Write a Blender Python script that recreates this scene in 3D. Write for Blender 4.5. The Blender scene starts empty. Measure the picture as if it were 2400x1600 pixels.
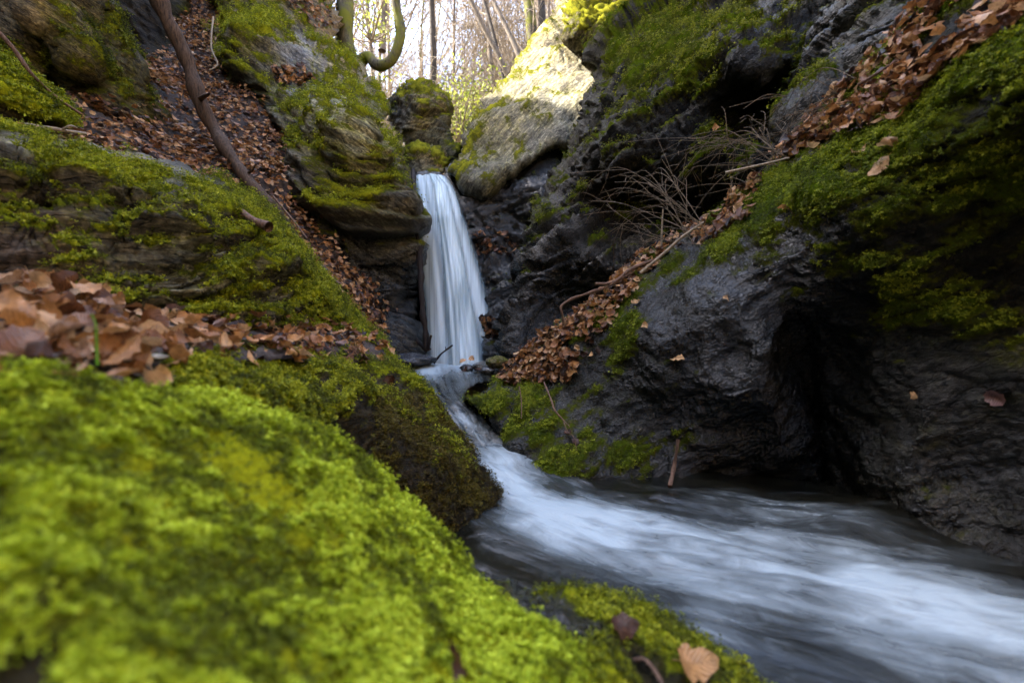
import bpy, math, random
import numpy as np
R = math.radians
SC = bpy.context.scene
COL = SC.collection

# ------------------------------------------------------------------ camera, world, sun, exposure
CAMZ = 0.60; FPX = 1066.7                      # photo pixels (2400 x 1600), 16 mm lens on a 36 mm sensor
cam_d = bpy.data.cameras.new('camera'); cam = bpy.data.objects.new('camera', cam_d); COL.objects.link(cam)
cam.location = (0, 0, CAMZ); cam.rotation_euler = (R(90), 0, 0)
cam_d.lens = 16; cam_d.sensor_width = 36; cam_d.clip_start = 0.02; cam_d.clip_end = 500
cam_d.dof.use_dof = True; cam_d.dof.focus_distance = 2.9; cam_d.dof.aperture_fstop = 2.0
SC.camera = cam
SUN_DIR = np.array([-0.72, 0.06, 0.69]); SUN_DIR /= np.linalg.norm(SUN_DIR)   # towards the sun
w = bpy.data.worlds.new('World'); SC.world = w; w.use_nodes = True
nt = w.node_tree; bg = nt.nodes['Background']; sky = nt.nodes.new('ShaderNodeTexSky')
sky.sky_type = 'NISHITA'; sky.sun_disc = False
sky.sun_elevation = math.asin(SUN_DIR[2]); sky.sun_rotation = math.atan2(SUN_DIR[0], SUN_DIR[1])
sky.air_density = 0.8; sky.dust_density = 2.5; sky.ozone_density = 1.0
nt.links.new(sky.outputs[0], bg.inputs[0]); bg.inputs[1].default_value = 0.15
sl = bpy.data.lights.new('sun', 'SUN'); so = bpy.data.objects.new('sun', sl); COL.objects.link(so)
sl.energy = 2.3; sl.angle = R(0.5); sl.color = (1.0, 0.94, 0.84)
from mathutils import Vector
so.rotation_euler = Vector(SUN_DIR).to_track_quat('Z', 'Y').to_euler(); so.location = (-8, 2, 9)
SC.view_settings.view_transform = 'Standard'; SC.view_settings.look = 'None'
SC.view_settings.exposure = 3.85; SC.view_settings.gamma = 1.0
SC.cycles.max_bounces = 5; SC.cycles.diffuse_bounces = 3; SC.cycles.glossy_bounces = 2
SC.cycles.transparent_max_bounces = 10; SC.cycles.transmission_bounces = 2
SC.cycles.sample_clamp_indirect = 4.0
SC.cycles.use_denoising = True

# ------------------------------------------------------------------ numpy noise
def h3(ix, iy, iz, seed=0):
    with np.errstate(over='ignore'):
        h = (ix.astype(np.int64).astype(np.uint32) * np.uint32(374761393)) ^ (iy.astype(np.int64).astype(np.uint32) * np.uint32(668265263)) \
            ^ (iz.astype(np.int64).astype(np.uint32) * np.uint32(2147483647 - 6)) ^ np.uint32((seed * 2654435761) & 0xffffffff)
        h = (h ^ (h >> np.uint32(15))) * np.uint32(2246822519)
        h = (h ^ (h >> np.uint32(13))) * np.uint32(3266489917)
        h = h ^ (h >> np.uint32(16))
    return h
def hf(ix, iy, iz, seed=0): return h3(ix, iy, iz, seed).astype(np.float64) / 4294967295.0
_G = np.array([[1,1,0],[-1,1,0],[1,-1,0],[-1,-1,0],[1,0,1],[-1,0,1],[1,0,-1],[-1,0,-1],[0,1,1],[0,-1,1],[0,1,-1],[0,-1,-1]], float)
def perlin(p, seed=0):
    i = np.floor(p); f = p - i; u = f*f*f*(f*(f*6-15)+10); out = 0
    for dx in (0,1):
        for dy in (0,1):
            for dz in (0,1):
                g = _G[h3(i[:,0]+dx, i[:,1]+dy, i[:,2]+dz, seed) % 12]
                d = g[:,0]*(f[:,0]-dx) + g[:,1]*(f[:,1]-dy) + g[:,2]*(f[:,2]-dz)
                out = out + d*(u[:,0] if dx else 1-u[:,0])*(u[:,1] if dy else 1-u[:,1])*(u[:,2] if dz else 1-u[:,2])
    return out
def fbm(p, o=4, seed=0, gain=0.5):
    s = 0; a = 1.0
    for k in range(o): s = s + a*perlin(p*(2.03**k) + 17.3*k, seed+k); a *= gain
    return s
def ridged(p, o=4, seed=0):
    s = 0; a = 1.0
    for k in range(o): s = s + a*(1-2*np.abs(perlin(p*(2.07**k)+9.1*k, seed+k))); a *= 0.5
    return s/1.9
def worley(p, seed=0):
    i = np.floor(p); F1 = np.full(len(p), 9.0); F2 = F1.copy(); cid = np.zeros(len(p))
    for dx in (-1,0,1):
        for dy in (-1,0,1):
            for dz in (-1,0,1):
                a, b, c = i[:,0]+dx, i[:,1]+dy, i[:,2]+dz
                q = np.stack([a+hf(a,b,c,seed), b+hf(a,b,c,seed+1), c+hf(a,b,c,seed+2)], 1)
                d = np.linalg.norm(q-p, axis=1); r = hf(a,b,c,seed+3)
                n1 = d < F1
                F2 = np.where(n1, F1, np.minimum(F2, d)); cid = np.where(n1, r, cid); F1 = np.where(n1, d, F1)
    return F1, F2, cid
def smooth(a, b, x): t = np.clip((x-a)/(b-a), 0, 1); return t*t*(3-2*t)

# ------------------------------------------------------------------ geometry helpers
def P(px, py, Y): return np.array([(px-1200)/FPX*Y, Y, CAMZ+(800-py)/FPX*Y])
def Parr(px, py, Y): return np.stack([(px-1200)/FPX*Y, Y, CAMZ+(800-py)/FPX*Y], 1)
def tps(pts, vals, q, lam=1e-3):
    pts = np.asarray(pts, float)/500; q = np.asarray(q, float)/500; n = len(pts)
    def U(r2): return 0.5*r2*np.log(r2+1e-12)
    K = U(((pts[:,None]-pts[None])**2).sum(-1)) + lam*np.eye(n)
    Pm = np.hstack([np.ones((n,1)), pts]); A = np.zeros((n+3, n+3)); A[:n,:n] = K; A[:n,n:] = Pm; A[n:,:n] = Pm.T
    s = np.linalg.solve(A, np.concatenate([vals, np.zeros(3)]))
    out = np.empty(len(q))
    for a in range(0, len(q), 20000):
        b = q[a:a+20000]; out[a:a+20000] = U(((b[:,None]-pts[None])**2).sum(-1)) @ s[:n] + s[n] + b @ s[n+1:]
    return out
def inpoly(poly, q):
    x, y = q[:,0], q[:,1]; c = np.zeros(len(q), bool); n = len(poly)
    for k in range(n):
        x1, y1 = poly[k]; x2, y2 = poly[(k+1) % n]
        m = ((y1 > y) != (y2 > y)); c ^= m & (x < (x2-x1)*(y-y1)/((y2-y1) if y2 != y1 else 1e-9)+x1)
    return c
def near(poly, q):
    best = np.full(len(q), 1e18); pt = np.zeros((len(q), 2)); n = len(poly)
    for k in range(n):
        a = poly[k]; d = poly[(k+1) % n]-a; t = np.clip(((q-a) @ d)/(d @ d+1e-12), 0, 1)
        c = a+t[:,None]*d; dd = ((q-c)**2).sum(1); m = dd < best; best[m] = dd[m]; pt[m] = c[m]
    return np.sqrt(best), pt
def spline(pts, n=8, closed=False):
    pts = np.asarray(pts, float); out = []; m = len(pts); rng = range(m if closed else m-1)
    for i in rng:
        if closed: p0, p1, p2, p3 = pts[(i-1)%m], pts[i], pts[(i+1)%m], pts[(i+2)%m]
        else: p0, p1, p2, p3 = pts[max(i-1,0)], pts[i], pts[i+1], pts[min(i+2,m-1)]
        for k in range(n):
            t = k/n; out.append(0.5*((2*p1)+(-p0+p2)*t+(2*p0-5*p1+4*p2-p3)*t*t+(-p0+3*p1-3*p2+p3)*t**3))
    if not closed: out.append(pts[-1])
    return np.array(out)
def vnormals(V, F):
    n = np.zeros_like(V); a, b, c = V[F[:,0]], V[F[:,1]], V[F[:,2]]; fn = np.cross(b-a, c-a)
    if F.shape[1] == 4: fn = np.cross(c-a, V[F[:,3]]-b)
    for k in range(F.shape[1]):
        for j in range(3): n[:,j] += np.bincount(F[:,k], fn[:,j], len(V))
    return n/(np.linalg.norm(n, axis=1, keepdims=True)+1e-12)
def mkmesh(name, V, faces, mat, parent=None, origin=None, smoothsh=True, attrs=None, uv=None, link=True):
    """faces: list of int arrays (n x 3 or n x 4)"""
    V = np.asarray(V, float)
    if origin is None: origin = np.array([V[:,0].mean(), V[:,1].mean(), V[:,2].min()]) if parent is None else np.zeros(3)
    par_o = np.array(parent.location) if (parent is not None) else np.zeros(3)
    off = origin if parent is None else par_o
    me = bpy.data.meshes.new(name); me.vertices.add(len(V)); me.vertices.foreach_set('co', (V-off).astype(np.float32).ravel())
    fl = [np.asarray(f, int) for f in faces if len(f)]
    idx = np.concatenate([f.ravel() for f in fl]); tot = np.concatenate([np.full(len(f), f.shape[1]) for f in fl])
    me.loops.add(len(idx)); me.loops.foreach_set('vertex_index', idx.astype(np.int32))
    me.polygons.add(len(tot)); st = np.concatenate([[0], np.cumsum(tot)[:-1]])
    me.polygons.foreach_set('loop_start', st.astype(np.int32)); me.polygons.foreach_set('loop_total', tot.astype(np.int32))
    me.update(calc_edges=True)
    if smoothsh: me.polygons.foreach_set('use_smooth', np.ones(len(tot), bool))
    if uv is not None:
        l = me.uv_layers.new(name='UVMap'); l.data.foreach_set('uv', np.asarray(uv, np.float32)[idx].ravel())
    for k, v in (attrs or {}).items():
        v = np.asarray(v, np.float32)
        if v.ndim == 1: a = me.attributes.new(k, 'FLOAT', 'POINT'); a.data.foreach_set('value', v)
        else:
            a = me.attributes.new(k, 'FLOAT_COLOR', 'POINT'); a.data.foreach_set('color', np.hstack([v[:,:3], np.ones((len(v),1), np.float32)]).ravel())
    if mat is not None: me.materials.append(mat)
    me.update()
    o = bpy.data.objects.new(name, me)
    if parent is None: o.location = origin
    else: o.parent = parent
    if link: COL.objects.link(o)
    return o
def tag(o, label, cat, group=None):
    o['label'] = label; o['category'] = cat
    if group: o['group'] = group
    return o
def struct(o): o['kind'] = 'structure'; return o
def stuff(o, label=None, cat=None):
    o['kind'] = 'stuff'
    if label: o['label'] = label
    if cat: o['category'] = cat
    return o
def empty(name, loc):
    o = bpy.data.objects.new(name, None); o.location = loc; o.empty_display_size = .1; COL.objects.link(o); return o

def frame_of(n):
    n = np.asarray(n, float); n = n/np.linalg.norm(n)
    a = np.cross(n, [0, 1, 0.1]); a /= np.linalg.norm(a); b = np.cross(n, a); return np.stack([a, b, n])
def rockdisp(V, N, n_s, lump=.06, plate=.04, L=.5, T=.12, fine=.012, seed=0, strata=0):
    """displacement along the normal: lumps, foliated plates with cracks, fine roughness"""
    Fm = frame_of(n_s); q = V @ Fm.T
    wv = np.stack([fbm(V*1.1/L*.5, 3, seed+50), fbm(V*1.1/L*.5+31, 3, seed+51), fbm(V*1.1/L*.5+77, 3, seed+52)], 1)
    d = lump*fbm(V/(L*1.6), 4, seed)
    q1 = q/np.array([L, L, T]) + wv*np.array([.5,.5,.9])
    F1, F2, c = worley(q1, seed+7); e = F2-F1
    d = d + plate*((c-.5)*smooth(0, .35, e) - .45*np.exp(-e*14))
    q2 = q/np.array([L*.33, L*.33, T*.30]) + wv*np.array([1.2,1.2,2.2])
    F1, F2, c = worley(q2, seed+17); e = F2-F1
    msk = smooth(-.3, .3, fbm(V/L+5, 2, seed+90))
    d = d + plate*.38*msk*((c-.5)*smooth(0, .3, e) - .4*np.exp(-e*12))
    q4 = q/np.array([L*.13, L*.13, T*.16]) + wv*np.array([2,2,3.])
    F1, F2, c = worley(q4, seed+27); e = F2-F1
    d = d + plate*.17*((c-.5)*smooth(0, .3, e) - .5*np.exp(-e*9))
    if strata:
        s_ = q[:,2]/(T*.75)+wv[:,2]*1.3+.35*fbm(q*np.array([2.2,2.2,1])/L, 3, seed+61); k = np.floor(s_); f = s_-k; z_ = 0*k
        amp = .25+.75*hf(k, np.floor(q[:,0]/(L*1.3)+3*hf(k,z_,z_,seed)+.6*wv[:,0]), z_, seed+5)
        d = d + strata*amp*(f**.8)*(1-smooth(.86, 1., f)) - strata*.35*np.exp(-((f-.02)/.05)**2)
    q3 = q/np.array([L*.25, L*.25, T*.12]) + wv*2
    d = d + fine*1.5*ridged(q3, 4, seed+33) + fine*.5*fbm(V*40, 2, seed+3)
    return d

ROCKS = {}
class Rock: pass
def idw(cps, q, power=3):
    """colour / value control points spread over the rock; falls off smoothly"""
    pts = np.array([c[:2] for c in cps], float); vals = np.array([c[2] for c in cps], float)
    out = 0; W = 0
    for p, v in zip(pts, vals):
        wt = 1/((((q-p)**2).sum(1)+900)**(power/2)); out = out+wt[:,None]*np.atleast_1d(v); W = W+wt
    return out/W[:,None]
def relief(name, outline, depths, mat, step=6, rw=60, rr=.12, back=.8, n_s=(0,0,1), lump=.06, plate=.04, L=.5, T=.12, fine=.01,
           seed=0, tints=None, moss=None, mossup=.6, jit=5, bumps=(), mossth=.02, wet=None, uvf=None, closed=True, kind=None, parent=None, nodisp=False, damp=None, strata=0, tk=.42, grooves=(), iso=.004):
    ol = spline(outline, 7, True)
    if jit:
        q = np.hstack([ol/70, np.full((len(ol),1), seed*1.7)]); ol = ol+jit*2.2*np.stack([fbm(q,3,seed+1), fbm(q+50,3,seed+2)],1)
    x0, y0 = ol.min(0)-step; x1, y1 = ol.max(0)+step
    nx, ny = int((x1-x0)/step)+2, int((y1-y0)/step)+2
    gx, gy = np.meshgrid(x0+np.arange(nx)*step, y0+np.arange(ny)*step); q = np.stack([gx.ravel(), gy.ravel()], 1)
    ins = inpoly(ol, q); cand = ins.copy().reshape(ny, nx)
    g = cand.copy(); g[1:] |= cand[:-1]; g[:-1] |= cand[1:]; h = g.copy(); h[:,1:] |= g[:,:-1]; h[:,:-1] |= g[:,1:]; use = h.ravel()
    ui = np.where(use)[0]; dist, npnt = near(ol, q[ui]); inn = ins[ui]
    ok = inn | (dist < step*.75); qq = q[ui].copy(); qq[~inn] = npnt[~inn]; sd = np.where(inn, dist, 0)
    idx = np.full(len(q), -1); idx[ui[ok]] = np.arange(ok.sum()); qq = qq[ok]; sd = sd[ok]
    I = idx.reshape(ny, nx); a, b, c, d = I[:-1,:-1], I[:-1,1:], I[1:,1:], I[1:,:-1]
    m = (a>=0)&(b>=0)&(c>=0)&(d>=0); F = np.stack([a[m], d[m], c[m], b[m]], 1)
    used = np.zeros(len(qq), bool); used[F.ravel()] = True; re = np.cumsum(used)-1; F = re[F]; qq = qq[used]; sd = sd[used]
    dp = np.array(depths, float); Y = np.exp(tps(dp[:,:2], np.log(dp[:,2]), qq))
    for (bx, by, br, ba) in bumps: Y = Y - ba*np.exp(-((qq[:,0]-bx)**2+(qq[:,1]-by)**2)/(br*br))
    for gpts in grooves:
        gs = spline(gpts, 10); gd = np.full(len(qq), 1e9)
        for gi, gp in enumerate(gs): gd = np.minimum(gd, np.hypot(*(qq-gp).T)/(.35+.65*np.sin(np.pi*(gi+3)/(len(gs)+6))))
        gt = np.full(len(qq), 0.); gd2 = np.full(len(qq), 1e9)
        for gi, gp in enumerate(gs): dd_ = np.hypot(*(qq-gp).T); mm_ = dd_ < gd2; gd2[mm_] = dd_[mm_]; gt[mm_] = gi/len(gs)
        Y = Y + .12*smooth(0, .45, gt)*np.exp(-(gd/17)**2)
    if rr: Y = Y + rr*(1-np.sqrt(1-(1-np.clip(sd/rw, 0, 1))**2))
    Yf = Y; V = Parr(qq[:,0], qq[:,1], Y); nf = len(V)
    # closing skirt behind the face
    E = np.concatenate([F[:,[0,1]], F[:,[1,2]], F[:,[2,3]], F[:,[3,0]]]); key = E[:,0]*nf+E[:,1]; rk = E[:,1]*nf+E[:,0]
    be = E[~np.isin(key, rk)]; bv = np.unique(be); mp = {v: i for i, v in enumerate(bv)}
    Va = V; Fq = F; N = vnormals(Va, Fq)
    if not nodisp:
        dd = rockdisp(Va, N, n_s, lump, plate, L, T, fine, seed, strata)
        dd = dd + iso*(fbm(Va*22, 3, seed+301)+.8*ridged(Va*9, 3, seed+302))
        if damp is not None: 
            qa_ = np.stack([Va[:,0]/Va[:,1]*FPX+1200, 800-(Va[:,2]-CAMZ)/Va[:,1]*FPX], 1); dd = dd*damp(qa_)
        Va = Va + N*dd[:,None]
        Va[:nf] += 0
    N = vnormals(Va, Fq)
    qa = np.stack([Va[:,0]/Va[:,1]*FPX+1200, 800-(Va[:,2]-CAMZ)/Va[:,1]*FPX], 1)
    tc = idw(tints or [(0,0,(.12,.11,.09))], qa)*tk*np.array([1.02,1.0,.88]); mo = np.zeros(len(Va))
    if moss is not None:
        mo = idw(moss, qa, 2.6)[:,0] + mossup*(N[:,2]-.35) + .55*fbm(Va*3.1, 4, seed+71) + .55*fbm((Va @ frame_of(n_s).T)*np.array([4,4,20]), 4, seed+72)
        Va = Va + N*(mossth*smooth(.45,.75,mo)*(1+.8*fbm(Va*28, 3, seed+8)))[:,None]
        N = vnormals(Va, Fq)
    wt = idw(wet, qa)[:,0] if wet is not None else np.full(len(Va), .3)
    uv = uvf(qa) if uvf else None
    ray = Va-np.array([0,0,CAMZ]); ray /= np.linalg.norm(ray, axis=1, keepdims=True); Vb = Va+ray*back; k1 = be[:,0]; k2 = be[:,1]
    m_ = Va[bv]+ray[bv]*back*.4; mi = np.full(nf, -1); mi[bv] = 2*nf+np.arange(len(bv))
    side = np.concatenate([np.stack([k2, k1, mi[k1], mi[k2]], 1), np.stack([mi[k2], mi[k1], k1+nf, k2+nf], 1)])
    cat = lambda x: np.concatenate([x, x, x[bv]])
    o = mkmesh(name, np.concatenate([Va, Vb, m_]), [Fq, Fq[:,::-1]+nf, side], mat, parent=parent, attrs={'tint': cat(tc), 'moss': cat(mo), 'wet': cat(wt)}, uv=cat(uv) if uv is not None else None)
    rk_ = Rock(); rk_.V = Va; rk_.N = N; rk_.q = qa; rk_.nf = nf; rk_.bv = bv; rk_.moss = mo; rk_.o = o; rk_.area = (Va[:,1]*step/FPX)**2/np.clip(np.abs(((Va-np.array([0,0,CAMZ]))*N).sum(1))/Va[:,1], .12, 1)
    return rk_
rngs = np.random.default_rng
def sample(rk, n, seed, poly=None, wfun=None):
    wt = rk.area[:rk.nf].copy()
    if poly is not None: wt *= inpoly(np.array(poly, float), rk.q[:rk.nf])
    if wfun is not None: wt *= wfun(rk)[:rk.nf]
    if wt.sum() <= 0: return np.zeros(0, int)
    return rngs(seed).choice(rk.nf, n, p=wt/wt.sum())

# ------------------------------------------------------------------ materials
def newmat(name):
    m = bpy.data.materials.new(name); m.use_nodes = True; nt = m.node_tree; return m, nt, nt.nodes['Principled BSDF'], nt.nodes.new, nt.links.new
def nnoise(nt, vec, scale, detail=4, rough=.55, dist=0):
    n = nt.nodes.new('ShaderNodeTexNoise'); n.inputs['Scale'].default_value = scale; n.inputs['Detail'].default_value = detail
    n.inputs['Roughness'].default_value = rough; n.inputs['Distortion'].default_value = dist
    if vec is not None: nt.links.new(vec, n.inputs['Vector'])
    return n.outputs['Fac']
def nmath(nt, op, a, b=None, c=None, clamp=False):
    n = nt.nodes.new('ShaderNodeMath'); n.operation = op; n.use_clamp = clamp
    for i, v in enumerate((a, b, c)):
        if v is None: continue
        if isinstance(v, (int, float)): n.inputs[i].default_value = v
        else: nt.links.new(v, n.inputs[i])
    return n.outputs[0]
def nramp(nt, fac, stops):
    n = nt.nodes.new('ShaderNodeValToRGB'); r = n.color_ramp
    while len(r.elements) < len(stops): r.elements.new(.5)
    for e, (p, c) in zip(r.elements, stops): e.position = p; e.color = (*c, 1) if len(c) == 3 else c
    nt.links.new(fac, n.inputs[0]); return n.outputs[0]
def nmix(nt, fac, a, b, mode='MIX'):
    n = nt.nodes.new('ShaderNodeMix'); n.data_type = 'RGBA'; n.blend_type = mode
    for i, v in ((0, fac), (6, a), (7, b)):
        if isinstance(v, (int, float)): n.inputs[i].default_value = v
        elif isinstance(v, tuple): n.inputs[i].default_value = (*v, 1)
        else: nt.links.new(v, n.inputs[i])
    return n.outputs[2]
def nattr(nt, name, out='Fac'):
    n = nt.nodes.new('ShaderNodeAttribute'); n.attribute_name = name; return n.outputs[out]
def nmap(nt, vec, rot=(0,0,0), sc=(1,1,1)):
    n = nt.nodes.new('ShaderNodeMapping'); n.inputs['Rotation'].default_value = rot; n.inputs['Scale'].default_value = sc; nt.links.new(vec, n.inputs['Vector']); return n.outputs[0]
def g3(v): return (v, v, v)

def rock_mat(name, rot, scale=1.0, moss_a=(.035,.055,.006), moss_b=(.16,.22,.014), bump=.6, streak=14, film=(1.15,1.12,.30), crack=.7, lich=(.16,.17,.12)):
    m, nt, bs, N, Lk = newmat(name)
    tc = N('ShaderNodeTexCoord').outputs['Object']
    st = nmap(nt, nmap(nt, tc, rot=rot), sc=(1, 1, streak/3))
    n1 = nnoise(nt, st, 9*scale, 6, .62, .6); n2 = nnoise(nt, tc, 3.2*scale, 5, .6); n3 = nnoise(nt, tc, 55*scale, 4, .65); n4 = nnoise(nt, st, 40*scale, 4, .6, .4)
    v1 = nramp(nt, n1, [(.28, g3(.25)), (.5, g3(.9)), (.70, g3(2.0))]); v2 = nramp(nt, n2, [(.3, (.62,.60,.66)), (.5, g3(1)), (.72, (1.45,1.35,1.15))])
    v3 = nramp(nt, n3, [(.3, g3(.35)), (.52, g3(1.0)), (.72, g3(2.2))])
    c = nmix(nt, 1.0, nattr(nt, 'tint', 'Color'), v1, 'MULTIPLY'); c = nmix(nt, 1.0, c, v2, 'MULTIPLY'); c = nmix(nt, .8, c, v3, 'MULTIPLY')
    vo = N('ShaderNodeTexVoronoi'); vo.feature = 'DISTANCE_TO_EDGE'; vo.inputs['Scale'].default_value = 4.5*scale
    wp = N('ShaderNodeVectorMath'); wp.operation = 'ADD'; Lk(st, wp.inputs[0]); nw = N('ShaderNodeTexNoise'); nw.inputs['Scale'].default_value = 5*scale; nw.inputs['Detail'].default_value = 4; Lk(st, nw.inputs['Vector'])
    ws = N('ShaderNodeVectorMath'); ws.operation = 'SCALE'; Lk(nw.outputs['Color'], ws.inputs[0]); ws.inputs['Scale'].default_value = .45/scale; Lk(ws.outputs[0], wp.inputs[1]); Lk(wp.outputs[0], vo.inputs['Vector'])
    crk = nramp(nt, vo.outputs['Distance'], [(0, g3(0)), (.05, g3(1))])
    c = nmix(nt, crack, c, crk, 'MULTIPLY')
    # pale lichen specks
    lv = nnoise(nt, tc, 26*scale, 5, .7); lf = nmath(nt, 'MULTIPLY', nramp(nt, lv, [(.60, g3(0)), (.70, g3(1))]), nramp(nt, nnoise(nt, tc, 2.3*scale, 2), [(.48, g3(0)), (.62, g3(.7))]))
    c = nmix(nt, nmath(nt, 'MULTIPLY', lf, nmath(nt, 'SUBTRACT', .9, nmath(nt, 'MULTIPLY', nattr(nt, 'wet'), 1.6), clamp=True)), c, lich)
    # moss
    ma = nmath(nt, 'ADD', nattr(nt, 'moss'), nmath(nt, 'MULTIPLY', nmath(nt, 'SUBTRACT', nnoise(nt, tc, 46*scale, 4, .7), .5), 1.1))
    ma = nmath(nt, 'ADD', ma, nmath(nt, 'MULTIPLY', nmath(nt, 'SUBTRACT', nnoise(nt, st, 7*scale, 4, .6), .5), .9))
    c = nmix(nt, nramp(nt, ma, [(-.0, g3(0)), (.5, g3(.75))]), c, nmix(nt, 1.0, c, film, 'MULTIPLY'))
    mf = nramp(nt, ma, [(.42, g3(0)), (.62, g3(1))])
    mc = nmath(nt, 'ADD', nmath(nt, 'MULTIPLY', nnoise(nt, tc, 7*scale, 4, .6), .55), nmath(nt, 'MULTIPLY', nnoise(nt, tc, 80*scale, 3, .7), .55))
    mcol = nramp(nt, mc, [(.34, moss_a), (.50, tuple((a+b)*.5 for a, b in zip(moss_a, moss_b))), (.68, moss_b)])
    mcol = nmix(nt, nramp(nt, ma, [(.55, g3(1)), (.95, g3(0))]), mcol, tuple(x*.8 for x in (.055,.06,.008)), 'MIX')
    c = nmix(nt, mf, c, mcol); Lk(c, bs.inputs['Base Color'])
    rgh = nmath(nt, 'SUBTRACT', .78, nmath(nt, 'MULTIPLY', nattr(nt, 'wet'), .60)); rgh = nmath(nt, 'ADD', rgh, nmath(nt, 'MULTIPLY', nmath(nt, 'SUBTRACT', n3, .5), .35))
    rg = nmath(nt, 'ADD', nmath(nt, 'MULTIPLY', rgh, nmath(nt, 'SUBTRACT', 1.0, mf)), nmath(nt, 'MULTIPLY', mf, .95), clamp=True); Lk(rg, bs.inputs['Roughness'])
    Lk(nmath(nt, 'MULTIPLY', nmath(nt, 'ADD', .05, nmath(nt, 'ADD', nmath(nt, 'MULTIPLY', nattr(nt, 'wet'), .08), nmath(nt, 'MULTIPLY', nmath(nt, 'POWER', nattr(nt, 'wet'), 5), .36))), nmath(nt, 'SUBTRACT', 1.0, mf)), bs.inputs['Specular IOR Level'])
    hgt = nmath(nt, 'ADD', nmath(nt, 'ADD', nmath(nt, 'MULTIPLY', n1, .9), nmath(nt, 'MULTIPLY', n4, .45)), nmath(nt, 'MULTIPLY', n3, .5))
    hgt = nmath(nt, 'ADD', hgt, nmath(nt, 'MULTIPLY', crk, .6*crack))
    mh = nmath(nt, 'MULTIPLY', nnoise(nt, tc, 120*scale, 3, .7), .9)
    hh = nmath(nt, 'ADD', nmath(nt, 'MULTIPLY', hgt, nmath(nt, 'SUBTRACT', 1.0, mf)), nmath(nt, 'MULTIPLY', nmath(nt, 'ADD', mh, .5), mf))
    b = N('ShaderNodeBump'); b.inputs['Strength'].default_value = bump; b.inputs['Distance'].default_value = .02/scale; Lk(hh, b.inputs['Height']); Lk(b.outputs[0], bs.inputs['Normal'])
    return m
M_RIGHT = rock_mat('wet_schist_right', (0, R(35), 0), 1.0, streak=8, crack=.3, lich=(.07,.075,.05), moss_a=(.008,.014,.002), moss_b=(.065,.095,.005), bump=1.0)
M_LEFT = rock_mat('mossy_schist_left', (0, R(12), 0), 1.0, moss_a=(.028,.034,.002), moss_b=(.25,.27,.010), bump=.8)
M_MID = rock_mat('pale_schist', (0, R(-30), 0), .9, moss_a=(.028,.032,.002), moss_b=(.20,.20,.009), bump=.8)
M_BACK = rock_mat('sunny_schist', (0, R(50), 0), .7, moss_a=(.05,.052,.008), moss_b=(.19,.18,.014), film=(1.1,1.05,.62))

def tuft_mat(name, a, b, c=None):
    m, nt, bs, N, Lk = newmat(name)
    col = nramp(nt, nattr(nt, 'rnd'), [(0, a), (.6, b), (1, c or tuple(min(x*1.5, 1) for x in b))]); Lk(col, bs.inputs['Base Color'])
    bs.inputs['Roughness'].default_value = .7; bs.inputs['Specular IOR Level'].default_value = .25
    tr = N('ShaderNodeBsdfTranslucent'); Lk(col, tr.inputs[0]); mx = N('ShaderNodeMixShader'); mx.inputs[0].default_value = .3
    Lk(bs.outputs[0], mx.inputs[1]); Lk(tr.outputs[0], mx.inputs[2]); Lk(mx.outputs[0], nt.nodes['Material Output'].inputs[0]); return m
M_TUFT_FG = tuft_mat('bright_moss', (.034,.038,.003), (.27,.35,.006), (.54,.64,.05))
M_TUFT = tuft_mat('green_moss', (.020,.024,.001), (.16,.185,.005), (.38,.39,.016))
M_TUFT_D = tuft_mat('dark_moss', (.012,.016,.002), (.08,.095,.004), (.20,.21,.010))

def leaf_mat(name, per_object):
    m, nt, bs, N, Lk = newmat(name)
    if per_object:
        an = N('ShaderNodeAttribute'); an.attribute_type = 'OBJECT'; an.attribute_name = 'tone'; r = an.outputs['Fac']
    else: r = nattr(nt, 'rnd')
    base = nramp(nt, r, [(0, (.018,.007,.004)), (.22, (.08,.028,.010)), (.45, (.22,.088,.024)), (.70, (.40,.19,.06)), (.88, (.46,.28,.13)), (1, (.16,.085,.075))])
    tc = N('ShaderNodeTexCoord'); uv = tc.outputs['UV']; sep = N('ShaderNodeSeparateXYZ'); Lk(uv, sep.inputs[0])
    ay = nmath(nt, 'ABSOLUTE', nmath(nt, 'SUBTRACT', sep.outputs[1], .5))
    side = nmath(nt, 'SINE', nmath(nt, 'MULTIPLY', nmath(nt, 'SUBTRACT', sep.outputs[0], nmath(nt, 'MULTIPLY', ay, .55)), 62.0))
    vein = nmath(nt, 'MAXIMUM', nramp(nt, side, [(.85, g3(0)), (1.0, g3(.8))]), nramp(nt, ay, [(.012, g3(1)), (.035, g3(0))]))
    c = nmix(nt, nmath(nt, 'MULTIPLY', vein, .22), base, (.05,.02,.01)); nz = nnoise(nt, tc.outputs['Object'], 60, 4, .65)
    c = nmix(nt, 1.0, c, nramp(nt, nz, [(.3, g3(.5)), (.55, g3(1.05)), (.75, g3(1.35))]), 'MULTIPLY'); Lk(c, bs.inputs['Base Color'])
    bs.inputs['Roughness'].default_value = .42; bs.inputs['Specular IOR Level'].default_value = .4
    bm = N('ShaderNodeBump'); bm.inputs['Strength'].default_value = .5; bm.inputs['Distance'].default_value = .002; Lk(side, bm.inputs['Height']); Lk(bm.outputs[0], bs.inputs['Normal'])
    tr = N('ShaderNodeBsdfTranslucent'); Lk(c, tr.inputs[0]); mx = N('ShaderNodeMixShader'); mx.inputs[0].default_value = .22
    Lk(bs.outputs[0], mx.inputs[1]); Lk(tr.outputs[0], mx.inputs[2]); Lk(mx.outputs[0], nt.nodes['Material Output'].inputs[0]); return m
M_LEAF = leaf_mat('dry_beech_leaf', True); M_LITTER = leaf_mat('beech_leaf_litter', False)

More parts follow.
